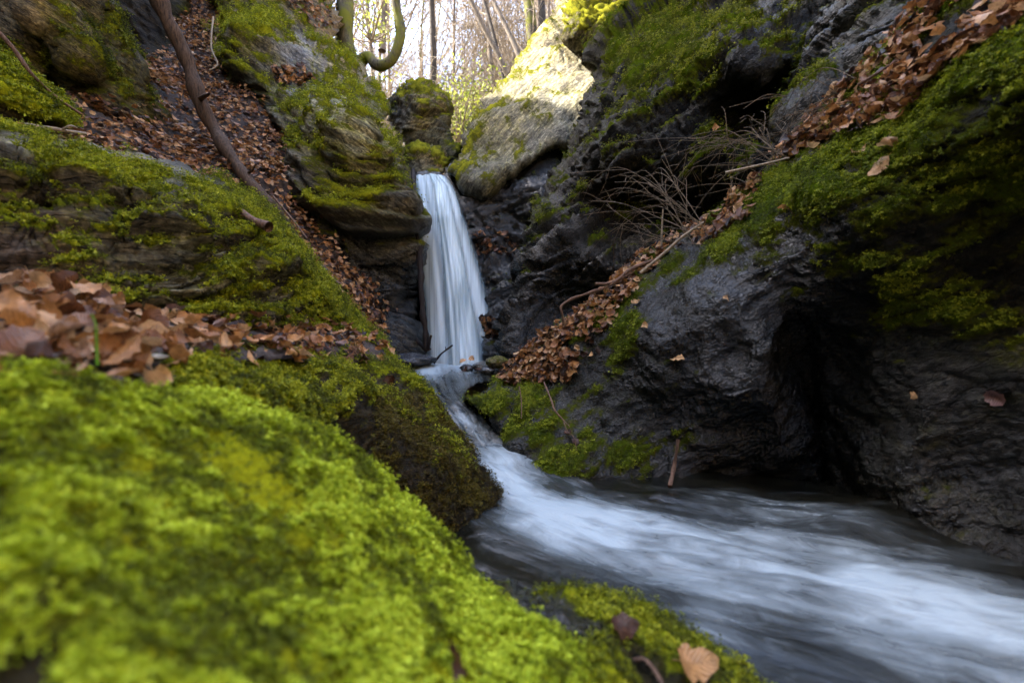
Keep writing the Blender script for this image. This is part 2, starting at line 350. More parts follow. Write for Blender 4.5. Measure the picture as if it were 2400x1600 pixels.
def bark_mat(name, a, b, mossc=None, scale=1, rough=.8):
    m, nt, bs, N, Lk = newmat(name); tc = N('ShaderNodeTexCoord').outputs['Object']
    st = nmap(nt, tc, sc=(6*scale, 6*scale, 1.2*scale)); n1 = nnoise(nt, st, 5, 5, .65, .5)
    c = nramp(nt, n1, [(.3, a), (.7, b)])
    if mossc:
        mf = nramp(nt, nnoise(nt, tc, 2.2*scale, 4, .6), [(.42, g3(0)), (.58, g3(1))]); c = nmix(nt, mf, c, mossc)
    Lk(c, bs.inputs['Base Color']); bs.inputs['Roughness'].default_value = rough; bs.inputs['Specular IOR Level'].default_value = .15
    bm = N('ShaderNodeBump'); bm.inputs['Strength'].default_value = .8; bm.inputs['Distance'].default_value = .01; Lk(n1, bm.inputs['Height']); Lk(bm.outputs[0], bs.inputs['Normal']); return m
M_BARK = bark_mat('grey_bark', (.05,.04,.03), (.20,.16,.12)); M_BARKM = bark_mat('mossy_bark', (.02,.017,.010), (.12,.10,.06), (.11,.11,.010), 1.6)
M_BARKD = bark_mat('dark_bark', (.02,.016,.013), (.08,.065,.05)); M_TWIG = bark_mat('pale_twigs', (.10,.08,.055), (.30,.24,.17))
M_LOG = bark_mat('weathered_log', (.008,.005,.003), (.085,.050,.028), None, 2.5, .75); M_STICK = bark_mat('brown_stick', (.05,.028,.02), (.18,.11,.075), None, 4)
M_WETSTICK = bark_mat('wet_stick', (.006,.005,.005), (.025,.016,.012), None, 4, .6); M_PALE = bark_mat('pale_stick', (.16,.12,.08), (.36,.30,.22), None, 4)

# hillside and slope
def soil_mat(name, a, b, scale=6):
    m, nt, bs, N, Lk = newmat(name); tc = N('ShaderNodeTexCoord').outputs['Object']
    n1 = nnoise(nt, tc, scale, 8, .75); n0 = nnoise(nt, tc, .35, 4); c = nramp(nt, n1, [(.35, a), (.62, b)])
    c = nmix(nt, 1.0, c, nramp(nt, n0, [(.35, g3(.7)), (.65, g3(1.25))]), 'MULTIPLY'); Lk(c, bs.inputs['Base Color']); bs.inputs['Roughness'].default_value = .9
    bm = N('ShaderNodeBump'); bm.inputs['Strength'].default_value = .8; bm.inputs['Distance'].default_value = .05; Lk(n1, bm.inputs['Height']); Lk(bm.outputs[0], bs.inputs['Normal']); return m
M_HILL = soil_mat('hill_leaf_litter', (.20,.13,.075), (.50,.40,.27)); M_SOIL = soil_mat('dark_soil', (.012,.008,.006), (.05,.03,.02), 14)

# water
def water_mat(name, us, vs):
    m, nt, bs, N, Lk = newmat(name); tc = N('ShaderNodeTexCoord'); uv = tc.outputs['UV']
    s1 = nnoise(nt, nmap(nt, uv, sc=(us, vs, 1)), 1, 6, .6, .25); s2 = nnoise(nt, nmap(nt, uv, sc=(us*2.6, vs*3.1, 1)), 1, 5, .6, .2); s0 = nnoise(nt, nmap(nt, uv, sc=(us*.6, vs*.28, 1)), 1, 3, .5, .6)
    sm = nmath(nt, 'ADD', nmath(nt, 'ADD', nmath(nt, 'MULTIPLY', nmath(nt, 'SUBTRACT', s1, .5), .55), nmath(nt, 'MULTIPLY', nmath(nt, 'SUBTRACT', s2, .5), .25)), nmath(nt, 'MULTIPLY', nmath(nt, 'SUBTRACT', s0, .5), 1.6))
    sm = nmath(nt, 'ADD', sm, nmath(nt, 'MULTIPLY', nmath(nt, 'SUBTRACT', nnoise(nt, nmap(nt, uv, sc=(us*3.5, vs*1.1, 1)), 1, 6, .65, .8), .5), .8))
    f = nmath(nt, 'ADD', nattr(nt, 'foam'), sm); ff = nramp(nt, f, [(.10, g3(0)), (.42, g3(.07)), (.7, g3(.34)), (1.05, g3(.8))])
    wc = nmix(nt, nnoise(nt, nmap(nt, uv, sc=(us*2, vs*.6, 1)), 1, 4), (.0015,.0018,.0014), (.012,.011,.007))
    c = nmix(nt, ff, wc, (.36,.43,.46)); Lk(c, bs.inputs['Base Color'])
    Lk(nmath(nt, 'ADD', .14, nmath(nt, 'MULTIPLY', ff, .5)), bs.inputs['Roughness']); bs.inputs['IOR'].default_value = 1.33; bs.inputs['Specular IOR Level'].default_value = .6
    bm = N('ShaderNodeBump'); bm.inputs['Strength'].default_value = .5; bm.inputs['Distance'].default_value = .02; Lk(sm, bm.inputs['Height']); Lk(bm.outputs[0], bs.inputs['Normal']); return m
M_WATER = water_mat('white_stream', 2.2, 13)
def fall_mat(name):
    m, nt, bs, N, Lk = newmat(name); tc = N('ShaderNodeTexCoord'); uv = tc.outputs['UV']
    s1 = nnoise(nt, nmap(nt, uv, sc=(34, .8, 1)), 1, 6, .62, .1); s2 = nnoise(nt, nmap(nt, uv, sc=(80, 1.8, 1)), 1, 4, .6, .1); s0 = nnoise(nt, nmap(nt, uv, sc=(5, 1.1, 1)), 1, 3, .5, .4)
    sm = nmath(nt, 'ADD', nmath(nt, 'ADD', nmath(nt, 'MULTIPLY', nmath(nt, 'SUBTRACT', s1, .5), .75), nmath(nt, 'MULTIPLY', nmath(nt, 'SUBTRACT', s2, .5), .6)), nmath(nt, 'MULTIPLY', nmath(nt, 'SUBTRACT', s0, .5), 1.1))
    f = nmath(nt, 'ADD', nattr(nt, 'foam'), sm); al = nramp(nt, f, [(.10, g3(0)), (.50, g3(.62)), (.95, g3(.97))])
    c = nramp(nt, f, [(.1, (.17,.23,.26)), (.55, (.34,.44,.48)), (1.0, (.68,.79,.83))]); Lk(c, bs.inputs['Base Color']); bs.inputs['Roughness'].default_value = .5; bs.inputs['Specular IOR Level'].default_value = .3
    tr = N('ShaderNodeBsdfTranslucent'); Lk(c, tr.inputs[0]); m1 = N('ShaderNodeMixShader'); m1.inputs[0].default_value = .35; Lk(bs.outputs[0], m1.inputs[1]); Lk(tr.outputs[0], m1.inputs[2])
    tp = N('ShaderNodeBsdfTransparent'); mx = N('ShaderNodeMixShader'); Lk(al, mx.inputs[0]); Lk(tp.outputs[0], mx.inputs[1]); Lk(m1.outputs[0], mx.inputs[2]); Lk(mx.outputs[0], nt.nodes['Material Output'].inputs[0])
    bm = N('ShaderNodeBump'); bm.inputs['Strength'].default_value = .35; bm.inputs['Distance'].default_value = .02; Lk(sm, bm.inputs['Height']); Lk(bm.outputs[0], bs.inputs['Normal']); return m
M_FALL = fall_mat('falling_water')

# ------------------------------------------------------------------ the terrain (hillside behind, gorge sides; unseen parts shaped to block light)
def hgt(x, y):
    xl = np.interp(y, [-6, 0, 1.3, 3, 4.2, 5.6, 7.0, 8.5, 12], [-3.4, -2.6, -2.7, -4.1, -4.9, -5.9, -5.4, -5.6, -9])
    xr = np.interp(y, [-6, 0, 1.3, 3, 5, 8, 12], [3.4, 2.4, 2.6, 3.6, 3.4, 4.4, 8])
    fl = np.interp(y, [-6, -4.2, -2.8, 2.2, 3.0, 4.8, 5.6, 8, 9.5, 14, 34, 60], [8.0, 4.0, -.7, -.45, -.1, 0, 2.0, 2.5, 3.0, 5.2, 14.5, 20])  # unseen rise behind the camera, added to cut fill light
    p = np.stack([x, y, 0*x], 1); n = fbm(p/3, 4, 5)
    capl = np.interp(y, [-6, -2.2, -.5, 5.0, 5.7, 6.9, 7.4, 9, 14], [8, 9, 15, 15, 9.5, 8.3, 5.4, 3.5, 2.]); capr = np.interp(y, [-6, -2.2, 0, 5, 8, 14], [8, 8, 8.5, 8.5, 6, 4])  # wall heights out of view, shaped to block sun and side skylight
    l = np.minimum(np.maximum(xl-x, 0)*5.0, capl+np.maximum(xl-x-3, 0)*.15); r = np.minimum(np.maximum(x-xr, 0)*2.6, capr+np.maximum(x-xr-3, 0)*.15)
    bgd = smooth(9, 14, y)*np.where(x > -4, (x+4)*.5, (-x-4)*.10)
    return fl+l+r+bgd*1.0+n*(.25+.5*smooth(8, 14, y))
xs = np.concatenate([np.arange(-45, -9, .8), np.arange(-9, 9, .16), np.arange(9, 46, .8)]); ys = np.concatenate([np.arange(-6, 12, .16), np.arange(12, 60, .5)])
gx, gy = np.meshgrid(xs, ys); V = np.stack([gx.ravel(), gy.ravel(), hgt(gx.ravel(), gy.ravel())], 1)
ii = np.arange(len(V)).reshape(len(ys), len(xs)); F = np.stack([ii[:-1,:-1], ii[:-1,1:], ii[1:,1:], ii[1:,:-1]], -1).reshape(-1, 4)
struct(mkmesh('hillside', V, [F], M_HILL, origin=np.zeros(3)))

# ------------------------------------------------------------------ rocks
DK = (.030,.032,.036); DK2 = (.055,.055,.055); BR = (.13,.10,.065); GR = (.16,.155,.13); PG = (.24,.23,.19)
RK = {}
# big right-hand rock: leaf trough on top, mossy ridge, wet dark face with a crevice
RK['right'] = relief('streamside_rock',
  [(2700,-180),(2300,-160),(2235,-20),(2170,50),(2110,110),(2050,165),(1985,235),(1890,300),(1830,365),(1760,425),(1660,515),(1560,575),(1480,640),(1400,705),(1330,760),(1250,815),(1190,855),(1130,890),(1072,930),(1100,958),(1155,990),(1185,1040),(1235,1115),(1400,1180),(1700,1220),(1950,1260),(2130,1330),(2400,1440),(2700,1500)],
  [(2600,-100,1.35),(2400,0,1.35),(2260,0,1.6),(2050,190,1.95),(1850,370,2.25),(1650,540,2.5),(1440,700,2.75),(1300,800,2.85),(1200,870,2.85),(1070,935,2.62),
   (2400,150,1.12),(2600,100,1.0),(2150,320,1.40),(1900,430,1.72),(1750,530,1.95),(1600,670,2.15),(1470,750,2.35),(1330,850,2.55),(1200,930,2.5),
   (1850,560,1.72),(1650,800,1.93),(1720,950,1.82),(1560,1120,2.04),(1400,1110,2.07),(1240,1110,2.1),(1170,1030,2.3),(1350,960,2.32),(1480,930,2.15),(1790,1130,2.0),(1770,1000,1.9),(1740,830,1.85),
   (1845,700,1.78),(1875,800,1.84),(1905,930,1.90),(1935,1060,1.94),(1925,1170,1.95),(1810,950,1.77),(1800,820,1.77),(1845,1060,1.86),
   (1985,1060,1.87),(1975,930,1.81),(1950,800,1.74),(2060,900,1.58),(1990,700,1.60),(2200,600,1.42),(2400,500,1.30),(2600,500,1.2),(2400,850,1.30),(2200,900,1.42),(2080,1060,1.5),(2130,1230,1.50),(2400,1310,1.26),(2600,1350,1.15),(2250,1100,1.40)],
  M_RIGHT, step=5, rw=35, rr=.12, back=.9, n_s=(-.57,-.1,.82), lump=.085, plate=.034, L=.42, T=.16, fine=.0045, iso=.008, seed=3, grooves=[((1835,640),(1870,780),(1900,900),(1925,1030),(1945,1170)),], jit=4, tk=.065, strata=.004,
  tints=[(1500,700,DK2),(1700,950,(.02,.022,.026)),(1850,650,(.024,.026,.03)),(1350,1000,(.03,.035,.03)),(2000,700,DK),(2300,700,(.06,.062,.058)),(2250,950,(.50,.50,.50)),(2350,1050,(.55,.56,.60)),(2150,1000,(.35,.35,.33)),(2380,880,(.45,.46,.44)),(2050,930,(.10,.10,.095)),(2200,1180,(.25,.24,.20)),(2350,1250,(.20,.19,.16)),(1560,1080,DK),(1900,1000,(.01,.01,.01)),(1650,700,(.07,.075,.075)),(2200,350,(.07,.07,.06)),(1200,950,(.07,.06,.04)),(1450,720,DK2),(1345,985,(.35,.34,.26)),(1310,950,(.06,.06,.05)),(1390,1000,(.04,.05,.03)),(1290,1010,(.04,.05,.03)),(1290,930,(.05,.06,.03)),(1600,720,(.04,.045,.04)),(1780,650,(.03,.032,.034)),(1700,850,(.018,.02,.022)),(1550,850,(.03,.032,.034)),(1410,960,(.05,.06,.05))],  # crevice shade partly put into the colour, near-black tint along it
  moss=[(2400,200,.75),(2250,300,.75),(2050,330,.95),(1900,440,.9),(1780,480,.95),(1700,560,.85),(1560,640,.75),(1600,700,.35),(1450,760,.8),(1550,780,.2),(1480,850,.15),(1700,620,.75),(1620,740,.3),(1850,560,.0),(1750,700,-.3),(1700,950,-.6),(1900,900,-1),(2350,420,1.0),(2200,520,1.0),(2100,560,1.0),(2250,700,.85),(2350,800,.7),(2050,750,.6),(2150,640,.9),(2380,620,.9),(1960,600,.5),(1900,700,.1),(2000,650,.15),(2250,930,-.2),(2300,1080,-.5),(2100,1100,-.2),(2120,950,0),(1500,1020,.42),(1400,1050,.48),(1480,950,.30),(1420,900,.30),(1230,950,.5),(1300,1050,.15),(1330,920,.25),(1560,950,.15),(1650,1080,.35),(1180,910,.6),(1430,880,.1),(2200,1200,.1),(1850,1100,-.2),(1100,940,.5),(1640,560,.2)], mossup=.35, mossth=.012,
  wet=[(1700,950,1),(1850,600,1),(1500,900,.8),(2300,400,.3),(2250,950,.45),(2200,1180,.9),(2100,700,.6),(1560,1080,1),(2400,700,.4)])
# right back cliff
RK['cliff'] = relief('overhanging_cliff',
  [(1640,-260),(1560,-60),(1500,30),(1440,110),(1405,165),(1370,230),(1345,300),(1310,370),(1270,430),(1250,500),(1262,580),(1235,650),(1220,720),(1195,790),(1190,860),(1400,880),(1700,700),(1950,480),(2200,260),(2420,100),(2460,-260)],
  [(1440,120,4.7),(1540,0,4.9),(1640,-200,5.2),(1400,250,4.4),(1360,330,4.5),(1330,400,4.45),(1270,500,4.4),(1290,560,4.1),(1240,700,4.0),(1200,830,3.7),(1350,600,3.75),(1340,690,3.9),(1400,720,3.6),(1550,600,3.3),(1480,480,3.9),(1450,400,3.6),(1600,300,3.3),(1550,180,3.75),(1600,60,4.1),
   (1800,100,3.2),(1780,190,3.0),(1700,320,3.15),(1750,400,3.0),(1600,440,3.35),(1620,480,3.6),(1900,300,2.75),(1800,245,3.7),(1930,150,3.0),(2050,180,2.5),(2100,60,2.5),(2250,-40,2.3),(1900,0,3.2),(2000,-200,3.2),(1700,-200,4.2),(2400,100,2.2),(1700,600,3.2),(1400,850,3.5)],
  M_RIGHT, step=5, rw=40, rr=.2, back=1.6, n_s=(-.55,.1,.83), lump=.22, plate=.16, L=1.0, T=.26, fine=.022, seed=11, jit=9, strata=.10, tk=.13,
  tints=[(1450,200,(.10,.10,.08)),(1500,120,(.10,.10,.08)),(1600,300,DK2),(1800,100,DK),(1500,400,(.075,.07,.06)),(1300,650,(.055,.05,.045)),(1450,500,(.09,.07,.05)),(1350,760,(.07,.065,.055)),(1950,60,(.06,.07,.085)),(2000,30,(.14,.16,.13)),(1700,420,(.06,.055,.045)),(1750,280,(.05,.05,.05))],
  moss=[(1550,100,1.05),(1650,60,.8),(1480,170,.8),(1480,250,.2),(1400,350,.1),(1600,280,.45),(1750,100,.45),(1700,180,.45),(1850,180,.5),(1650,300,.5),(1850,250,.4),(1800,330,.1),(1550,350,.3),(1300,600,-.2),(1500,450,.1),(1650,500,.15),(1450,420,.3),(1400,700,-.4),(1950,100,-.1),(1250,800,-.4),(1350,460,.3)], mossup=.7, mossth=.03,
  wet=[(1450,200,.3),(1600,300,.5),(1300,650,.9),(1950,60,.8),(1500,450,.4),(1350,760,.9)])
# wall behind and beside the fall
RK['wall'] = relief('wet_rock_wall',
  [(900,415),(960,408),(1030,404),(1060,385),(1110,380),(1200,350),(1330,290),(1330,640),(1300,880),(1180,900),(1000,900),(900,880)],
  [(920,430,5.6),(1000,430,5.35),(1070,440,5.25),(1060,390,5.7),(1330,300,5.6),(1110,450,5.0),(1250,430,4.85),(930,850,5.1),(1100,850,4.5),(1180,620,4.75),(1230,700,4.45),(1250,830,4.0),(1120,700,4.75),(1190,520,4.95),(1020,650,5.0)],
  M_RIGHT, step=5, rw=20, rr=.1, back=1.0, n_s=(-.3,.1,.95), lump=.12, plate=.14, L=.7, T=.2, fine=.02, seed=23, jit=3, strata=.08, tk=.13,
  tints=[(1000,600,(.012,.015,.016)),(1150,480,(.06,.058,.058)),(1150,640,(.045,.04,.035)),(1200,580,(.07,.062,.055)),(1160,800,(.015,.02,.012))],
  moss=[(1000,600,-.6),(1150,500,-.2),(1200,450,.1),(1150,760,.1),(1130,640,.1)], mossup=.4, wet=[(1000,600,1),(1150,600,1)])
# pale slab, sunlit at its top
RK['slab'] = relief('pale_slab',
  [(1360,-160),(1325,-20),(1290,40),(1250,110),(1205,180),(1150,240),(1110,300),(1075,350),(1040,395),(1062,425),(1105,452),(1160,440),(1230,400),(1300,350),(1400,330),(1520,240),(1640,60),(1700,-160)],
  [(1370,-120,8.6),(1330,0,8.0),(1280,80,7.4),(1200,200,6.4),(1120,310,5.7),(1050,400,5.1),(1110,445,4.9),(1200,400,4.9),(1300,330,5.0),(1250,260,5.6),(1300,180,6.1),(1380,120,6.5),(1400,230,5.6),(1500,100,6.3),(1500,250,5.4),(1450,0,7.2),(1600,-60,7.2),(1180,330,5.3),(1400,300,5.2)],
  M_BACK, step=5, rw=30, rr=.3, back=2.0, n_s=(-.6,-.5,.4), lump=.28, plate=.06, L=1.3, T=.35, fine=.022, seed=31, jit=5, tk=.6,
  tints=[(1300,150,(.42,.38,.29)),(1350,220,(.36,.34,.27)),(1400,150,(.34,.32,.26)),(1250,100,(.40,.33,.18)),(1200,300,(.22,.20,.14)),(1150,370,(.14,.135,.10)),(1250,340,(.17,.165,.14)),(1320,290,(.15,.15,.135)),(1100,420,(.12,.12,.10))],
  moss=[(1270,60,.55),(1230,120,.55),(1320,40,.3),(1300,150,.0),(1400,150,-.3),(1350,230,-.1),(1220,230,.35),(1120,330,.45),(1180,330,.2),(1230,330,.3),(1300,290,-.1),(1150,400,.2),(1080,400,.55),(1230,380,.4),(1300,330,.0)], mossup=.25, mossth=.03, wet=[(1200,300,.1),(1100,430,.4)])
# jutting block above the slab
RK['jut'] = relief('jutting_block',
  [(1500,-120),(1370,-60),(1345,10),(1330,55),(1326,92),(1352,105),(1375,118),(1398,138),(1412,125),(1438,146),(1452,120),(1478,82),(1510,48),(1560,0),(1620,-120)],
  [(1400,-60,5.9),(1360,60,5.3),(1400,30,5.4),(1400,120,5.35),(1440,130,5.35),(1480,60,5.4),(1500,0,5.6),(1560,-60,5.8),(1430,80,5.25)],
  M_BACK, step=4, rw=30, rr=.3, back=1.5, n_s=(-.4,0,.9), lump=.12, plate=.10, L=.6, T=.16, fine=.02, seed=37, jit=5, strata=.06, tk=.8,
  tints=[(1400,30,(.12,.11,.07)),(1400,120,(.07,.06,.045)),(1500,20,(.28,.20,.12))],  # shade of the underside put into the tint, darker below
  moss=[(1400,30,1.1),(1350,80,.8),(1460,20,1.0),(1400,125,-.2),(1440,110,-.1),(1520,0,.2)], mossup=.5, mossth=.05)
# left rock mass beside the fall
RK['mass'] = relief('mossy_rock_mass',
  [(470,-130),(485,40),(500,130),(560,200),(610,250),(650,310),(672,380),(705,450),(735,540),(780,610),(850,680),(890,760),(900,840),(930,900),(985,880),(962,780),(958,600),(950,430),(936,340),(905,300),(893,230),(850,180),(815,120),(775,60),(745,0),(725,-130)],
  [(480,-150,6.6),(490,60,5.9),(560,120,5.0),(520,180,5.2),(620,240,4.6),(660,330,4.5),(640,100,5.2),(700,60,6.0),(740,20,6.8),(720,-150,7.5),(690,150,5.2),(720,200,4.9),(780,110,6.3),(850,200,5.6),(900,250,5.8),(935,340,5.2),(750,240,4.5),(820,250,4.5),(860,300,4.2),(760,310,4.3),(720,380,4.35),(700,440,4.3),(860,420,4.1),(800,500,4.15),(900,500,4.25),(945,500,4.7),(740,560,4.1),(860,570,4.2),(840,600,4.35),(950,700,4.7),(880,700,4.3),(820,650,4.1),(900,830,3.9),(950,850,4.5),(940,620,4.5)],
  M_MID, step=5, rw=35, rr=.4, back=1.8, n_s=(.35,-.35,.85), lump=.26, plate=.17, L=1.1, T=.34, fine=.022, seed=41, jit=7, strata=.09, tk=.62,
  tints=[(620,80,(.12,.10,.06)),(560,190,(.05,.05,.03)),(690,130,(.17,.17,.18)),(720,190,(.14,.15,.17)),(800,270,(.24,.24,.17)),(850,320,(.24,.23,.15)),(850,420,(.13,.12,.07)),(790,80,(.22,.15,.09)),(850,180,(.20,.16,.12)),(930,450,(.08,.07,.05)),(850,560,(.05,.05,.045)),(850,650,(.03,.03,.03)),(940,700,(.018,.018,.018)),(720,320,(.16,.15,.11)),(700,400,(.07,.06,.05)),(900,270,(.16,.16,.15))],
  moss=[(600,60,.8),(560,120,.7),(640,150,.5),(690,120,-.1),(740,120,.7),(700,180,-.2),(760,200,.7),(740,270,.5),(800,250,.25),(840,330,.3),(800,400,.8),(850,450,.8),(780,500,.7),(880,380,.45),(720,340,.4),(790,70,.2),(840,200,.5),(910,300,.4),(930,450,.1),(850,560,.3),(850,650,-.4),(940,700,-1),(700,420,.2),(740,540,.4)], mossup=.65, mossth=.03,
  wet=[(600,100,.2),(850,400,.2),(850,640,.9),(940,700,1),(700,160,.7)])
# far boulders above the fall
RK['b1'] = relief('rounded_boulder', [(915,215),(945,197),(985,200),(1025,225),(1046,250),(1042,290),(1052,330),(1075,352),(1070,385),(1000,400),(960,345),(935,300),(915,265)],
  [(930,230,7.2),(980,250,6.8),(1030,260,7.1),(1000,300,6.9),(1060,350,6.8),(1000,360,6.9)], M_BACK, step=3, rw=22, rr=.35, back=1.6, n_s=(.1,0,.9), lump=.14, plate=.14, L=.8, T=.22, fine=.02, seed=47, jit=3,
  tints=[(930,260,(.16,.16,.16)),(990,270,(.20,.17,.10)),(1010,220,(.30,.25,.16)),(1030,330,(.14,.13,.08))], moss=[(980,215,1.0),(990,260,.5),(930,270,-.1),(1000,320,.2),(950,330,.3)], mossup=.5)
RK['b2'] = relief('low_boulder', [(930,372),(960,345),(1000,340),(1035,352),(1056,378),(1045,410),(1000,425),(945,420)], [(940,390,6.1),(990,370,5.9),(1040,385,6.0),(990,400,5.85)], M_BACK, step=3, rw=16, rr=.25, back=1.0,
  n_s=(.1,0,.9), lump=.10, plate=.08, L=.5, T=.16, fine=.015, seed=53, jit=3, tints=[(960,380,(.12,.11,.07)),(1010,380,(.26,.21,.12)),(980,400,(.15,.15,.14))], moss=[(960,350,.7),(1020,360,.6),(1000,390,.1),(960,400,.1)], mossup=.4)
# upper left cliffs
RK['ul'] = relief('mossy_cliff', [(-260,-260),(235,-260),(230,-30),(262,70),(296,140),(312,170),(290,200),(296,250),(330,285),(260,295),(150,320),(-260,330)],
  [(-200,-200,2.7),(0,0,3.0),(100,50,2.95),(220,0,3.3),(270,100,3.6),(290,200,3.5),(220,260,3.2),(180,150,3.0),(120,180,3.25),(50,200,2.9),(0,260,2.8),(-200,250,2.4),(300,280,3.4),(80,100,3.0)],
  M_MID, step=6, rw=40, rr=.4, back=1.5, n_s=(.75,-.3,.5), lump=.22, plate=.12, L=.9, T=.24, fine=.02, seed=59, jit=8, tk=.55,
  tints=[(60,20,(.20,.15,.08)),(150,60,(.11,.095,.045)),(100,150,(.15,.12,.06)),(180,200,(.10,.085,.045)),(30,100,(.08,.07,.05)),(250,100,(.07,.06,.03))], moss=[(60,30,-.2),(150,80,.45),(210,120,.55),(270,180,.65),(130,200,.35),(30,120,.4),(240,30,.4),(250,240,.6)], mossup=.4)
RK['mound'] = relief('low_mossy_rock', [(-260,130),(0,145),(60,180),(120,230),(162,270),(150,300),(60,320),(-260,330)], [(-200,160,2.1),(0,160,2.35),(0,220,2.2),(80,240,2.3),(150,280,2.45),(0,300,2.2),(-200,300,1.9)], M_LEFT, step=5, rw=50, rr=.3, back=.8,
  n_s=(.3,0,.9), lump=.08, plate=.04, L=.5, T=.12, seed=61, jit=5, tints=[(0,200,(.06,.05,.03))], moss=[(60,220,1.1),(0,170,1.0),(0,290,.2)], mossup=.5, mossth=.03)
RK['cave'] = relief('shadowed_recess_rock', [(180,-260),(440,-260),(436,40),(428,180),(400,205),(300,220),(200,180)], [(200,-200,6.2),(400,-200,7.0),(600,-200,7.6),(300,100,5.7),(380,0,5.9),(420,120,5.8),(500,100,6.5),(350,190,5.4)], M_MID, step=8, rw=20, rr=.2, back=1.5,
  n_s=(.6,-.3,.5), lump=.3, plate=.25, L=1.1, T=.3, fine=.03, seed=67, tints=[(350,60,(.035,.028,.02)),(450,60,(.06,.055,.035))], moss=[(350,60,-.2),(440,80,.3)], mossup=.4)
# left stratified ledge
RK['ledge'] = relief('stratified_ledge',
  [(-400,270),(0,300),(120,318),(250,345),(400,375),(470,400),(520,425),(575,455),(620,505),(690,570),(745,635),(790,700),(850,775),(905,830),(900,900),(600,920),(200,920),(-400,900)],
  [(-300,300,1.25),(0,305,1.6),(200,345,1.9),(420,385,2.25),(520,430,2.3),(0,420,1.28),(200,420,1.45),(400,440,1.7),(500,480,1.85),(610,510,2.15),(0,520,1.3),(100,560,1.28),(300,520,1.52),(350,600,1.42),(0,640,1.15),(200,680,1.25),(400,700,1.42),(540,560,1.85),(600,640,1.75),(640,720,1.72),(560,720,1.62),(700,640,2.0),(760,680,2.25),(800,740,2.4),(700,780,1.9),(870,830,2.55),(400,850,1.4),(0,800,1.05),(-300,700,.9),(120,460,1.38)],
  M_LEFT, step=5, rw=40, rr=.22, back=.7, n_s=(-.22,-.25,.94), lump=.07, plate=.11, L=.5, T=.085, fine=.012, seed=71, jit=6, strata=.06, tk=.40, damp=lambda q: .12+.88*smooth(15, 95, q[:,1]-np.interp(q[:,0], [-400,0,400,620,900], [270,300,375,505,830])),
  tints=[(100,340,(.20,.19,.15)),(300,370,(.22,.21,.18)),(450,400,(.17,.17,.14)),(100,440,(.12,.10,.07)),(50,600,(.16,.12,.09)),(100,560,(.14,.10,.07)),(450,620,(.26,.27,.22)),(430,650,(.18,.17,.13)),(250,640,(.15,.14,.10)),(300,560,(.09,.075,.05)),(560,560,(.05,.04,.025)),(640,700,(.17,.17,.14)),(500,480,(.08,.075,.055)),(760,700,(.08,.075,.04))],
  grooves=[((-120,470),(0,490),(100,503),(230,520),(380,500),(480,478)),((330,470),(450,510),(540,560),(560,600)),((-60,585),(100,600),(230,580))],
  moss=[(60,310,.0),(150,328,-.7),(250,345,-.7),(330,362,-.8),(420,383,-.8),(480,405,-.5),(550,440,.3),(100,380,.75),(200,400,.8),(300,350,.1),(400,380,-.1),(350,430,.95),(250,440,1.0),(50,470,.85),(450,430,.2),(500,400,.3),(560,430,1.3),(600,480,1.2),(300,500,.2),(100,520,-.3),(50,590,-.5),(300,620,.35),(350,560,.6),(430,620,-.3),(230,660,.35),(350,700,.5),(520,580,.2),(600,600,.75),(580,650,.75),(640,700,-.1),(700,620,.8),(750,690,1.0),(840,790,.9),(540,500,.5),(120,680,.1)], mossup=.75, mossth=.016,
  wet=[(300,600,.25)])
# leaf-covered shelf
RK['shelf'] = relief('leafy_shelf', [(-400,640),(0,720),(200,745),(420,760),(650,765),(780,775),(880,800),(905,835),(860,850),(740,848),(560,856),(430,882),(300,930),(0,960),(-400,1000)],
  [(-300,680,.9),(0,725,1.0),(300,765,1.12),(600,770,1.65),(800,785,2.15),(900,840,2.2),(-300,860,.42),(0,865,.6),(250,870,.7),(450,862,.92),(650,850,1.25),(850,860,1.9),(0,950,.52),(400,950,.7)], M_SOIL, step=7, rw=10, rr=0.02, back=.35,
  n_s=(0,0,1), lump=.02, plate=.01, L=.3, T=.1, fine=.006, seed=73, tints=[(0,0,(.04,.03,.02))])
struct(RK['shelf'].o); RK['shelf'].o.name = 'ground'
# mossy mid boulder at the waterline
RK['mid'] = relief('waterline_boulder', [(330,925),(420,866),(520,842),(640,828),(760,838),(860,848),(930,870),(985,905),(1018,950),(1062,1000),(1108,1050),(1140,1100),(1180,1150),(1170,1195),(1130,1225),(1070,1262),(900,1330),(600,1300),(330,1120)],
  [(400,880,.90),(560,850,1.18),(700,840,1.5),(850,855,1.88),(960,900,2.0),(1050,970,1.95),(1120,1060,1.85),(1170,1160,1.72),(1140,1215,1.58),(1060,1255,1.42),(1000,1100,1.50),(900,980,1.55),(800,940,1.34),(650,900,1.10),(500,920,.94),(900,1150,1.40),(1000,1190,1.43),(700,1100,1.2),(500,1100,.95),(900,1300,1.3)],
  M_LEFT, step=5, rw=40, rr=.16, back=.5, n_s=(-.2,-.3,.9), lump=.06, plate=.025, L=.4, T=.15, fine=.01, seed=79, jit=4,
  tints=[(700,900,(.06,.05,.03)),(900,1000,(.03,.022,.010)),(1000,1120,(.035,.025,.010)),(560,850,(.14,.14,.12)),(1120,1150,(.03,.024,.012))],
  moss=[(560,870,.6),(700,880,.85),(800,930,.7),(650,950,1.0),(900,900,.65),(850,1050,.3),(1000,960,.6),(950,1000,.05),(1000,1100,.02),(1050,1000,.4),(1150,1150,.2),(1050,1200,.05),(900,1100,.15),(480,880,.8)], mossup=.35, mossth=.014, wet=[(1000,1150,.6),(700,900,.2)])
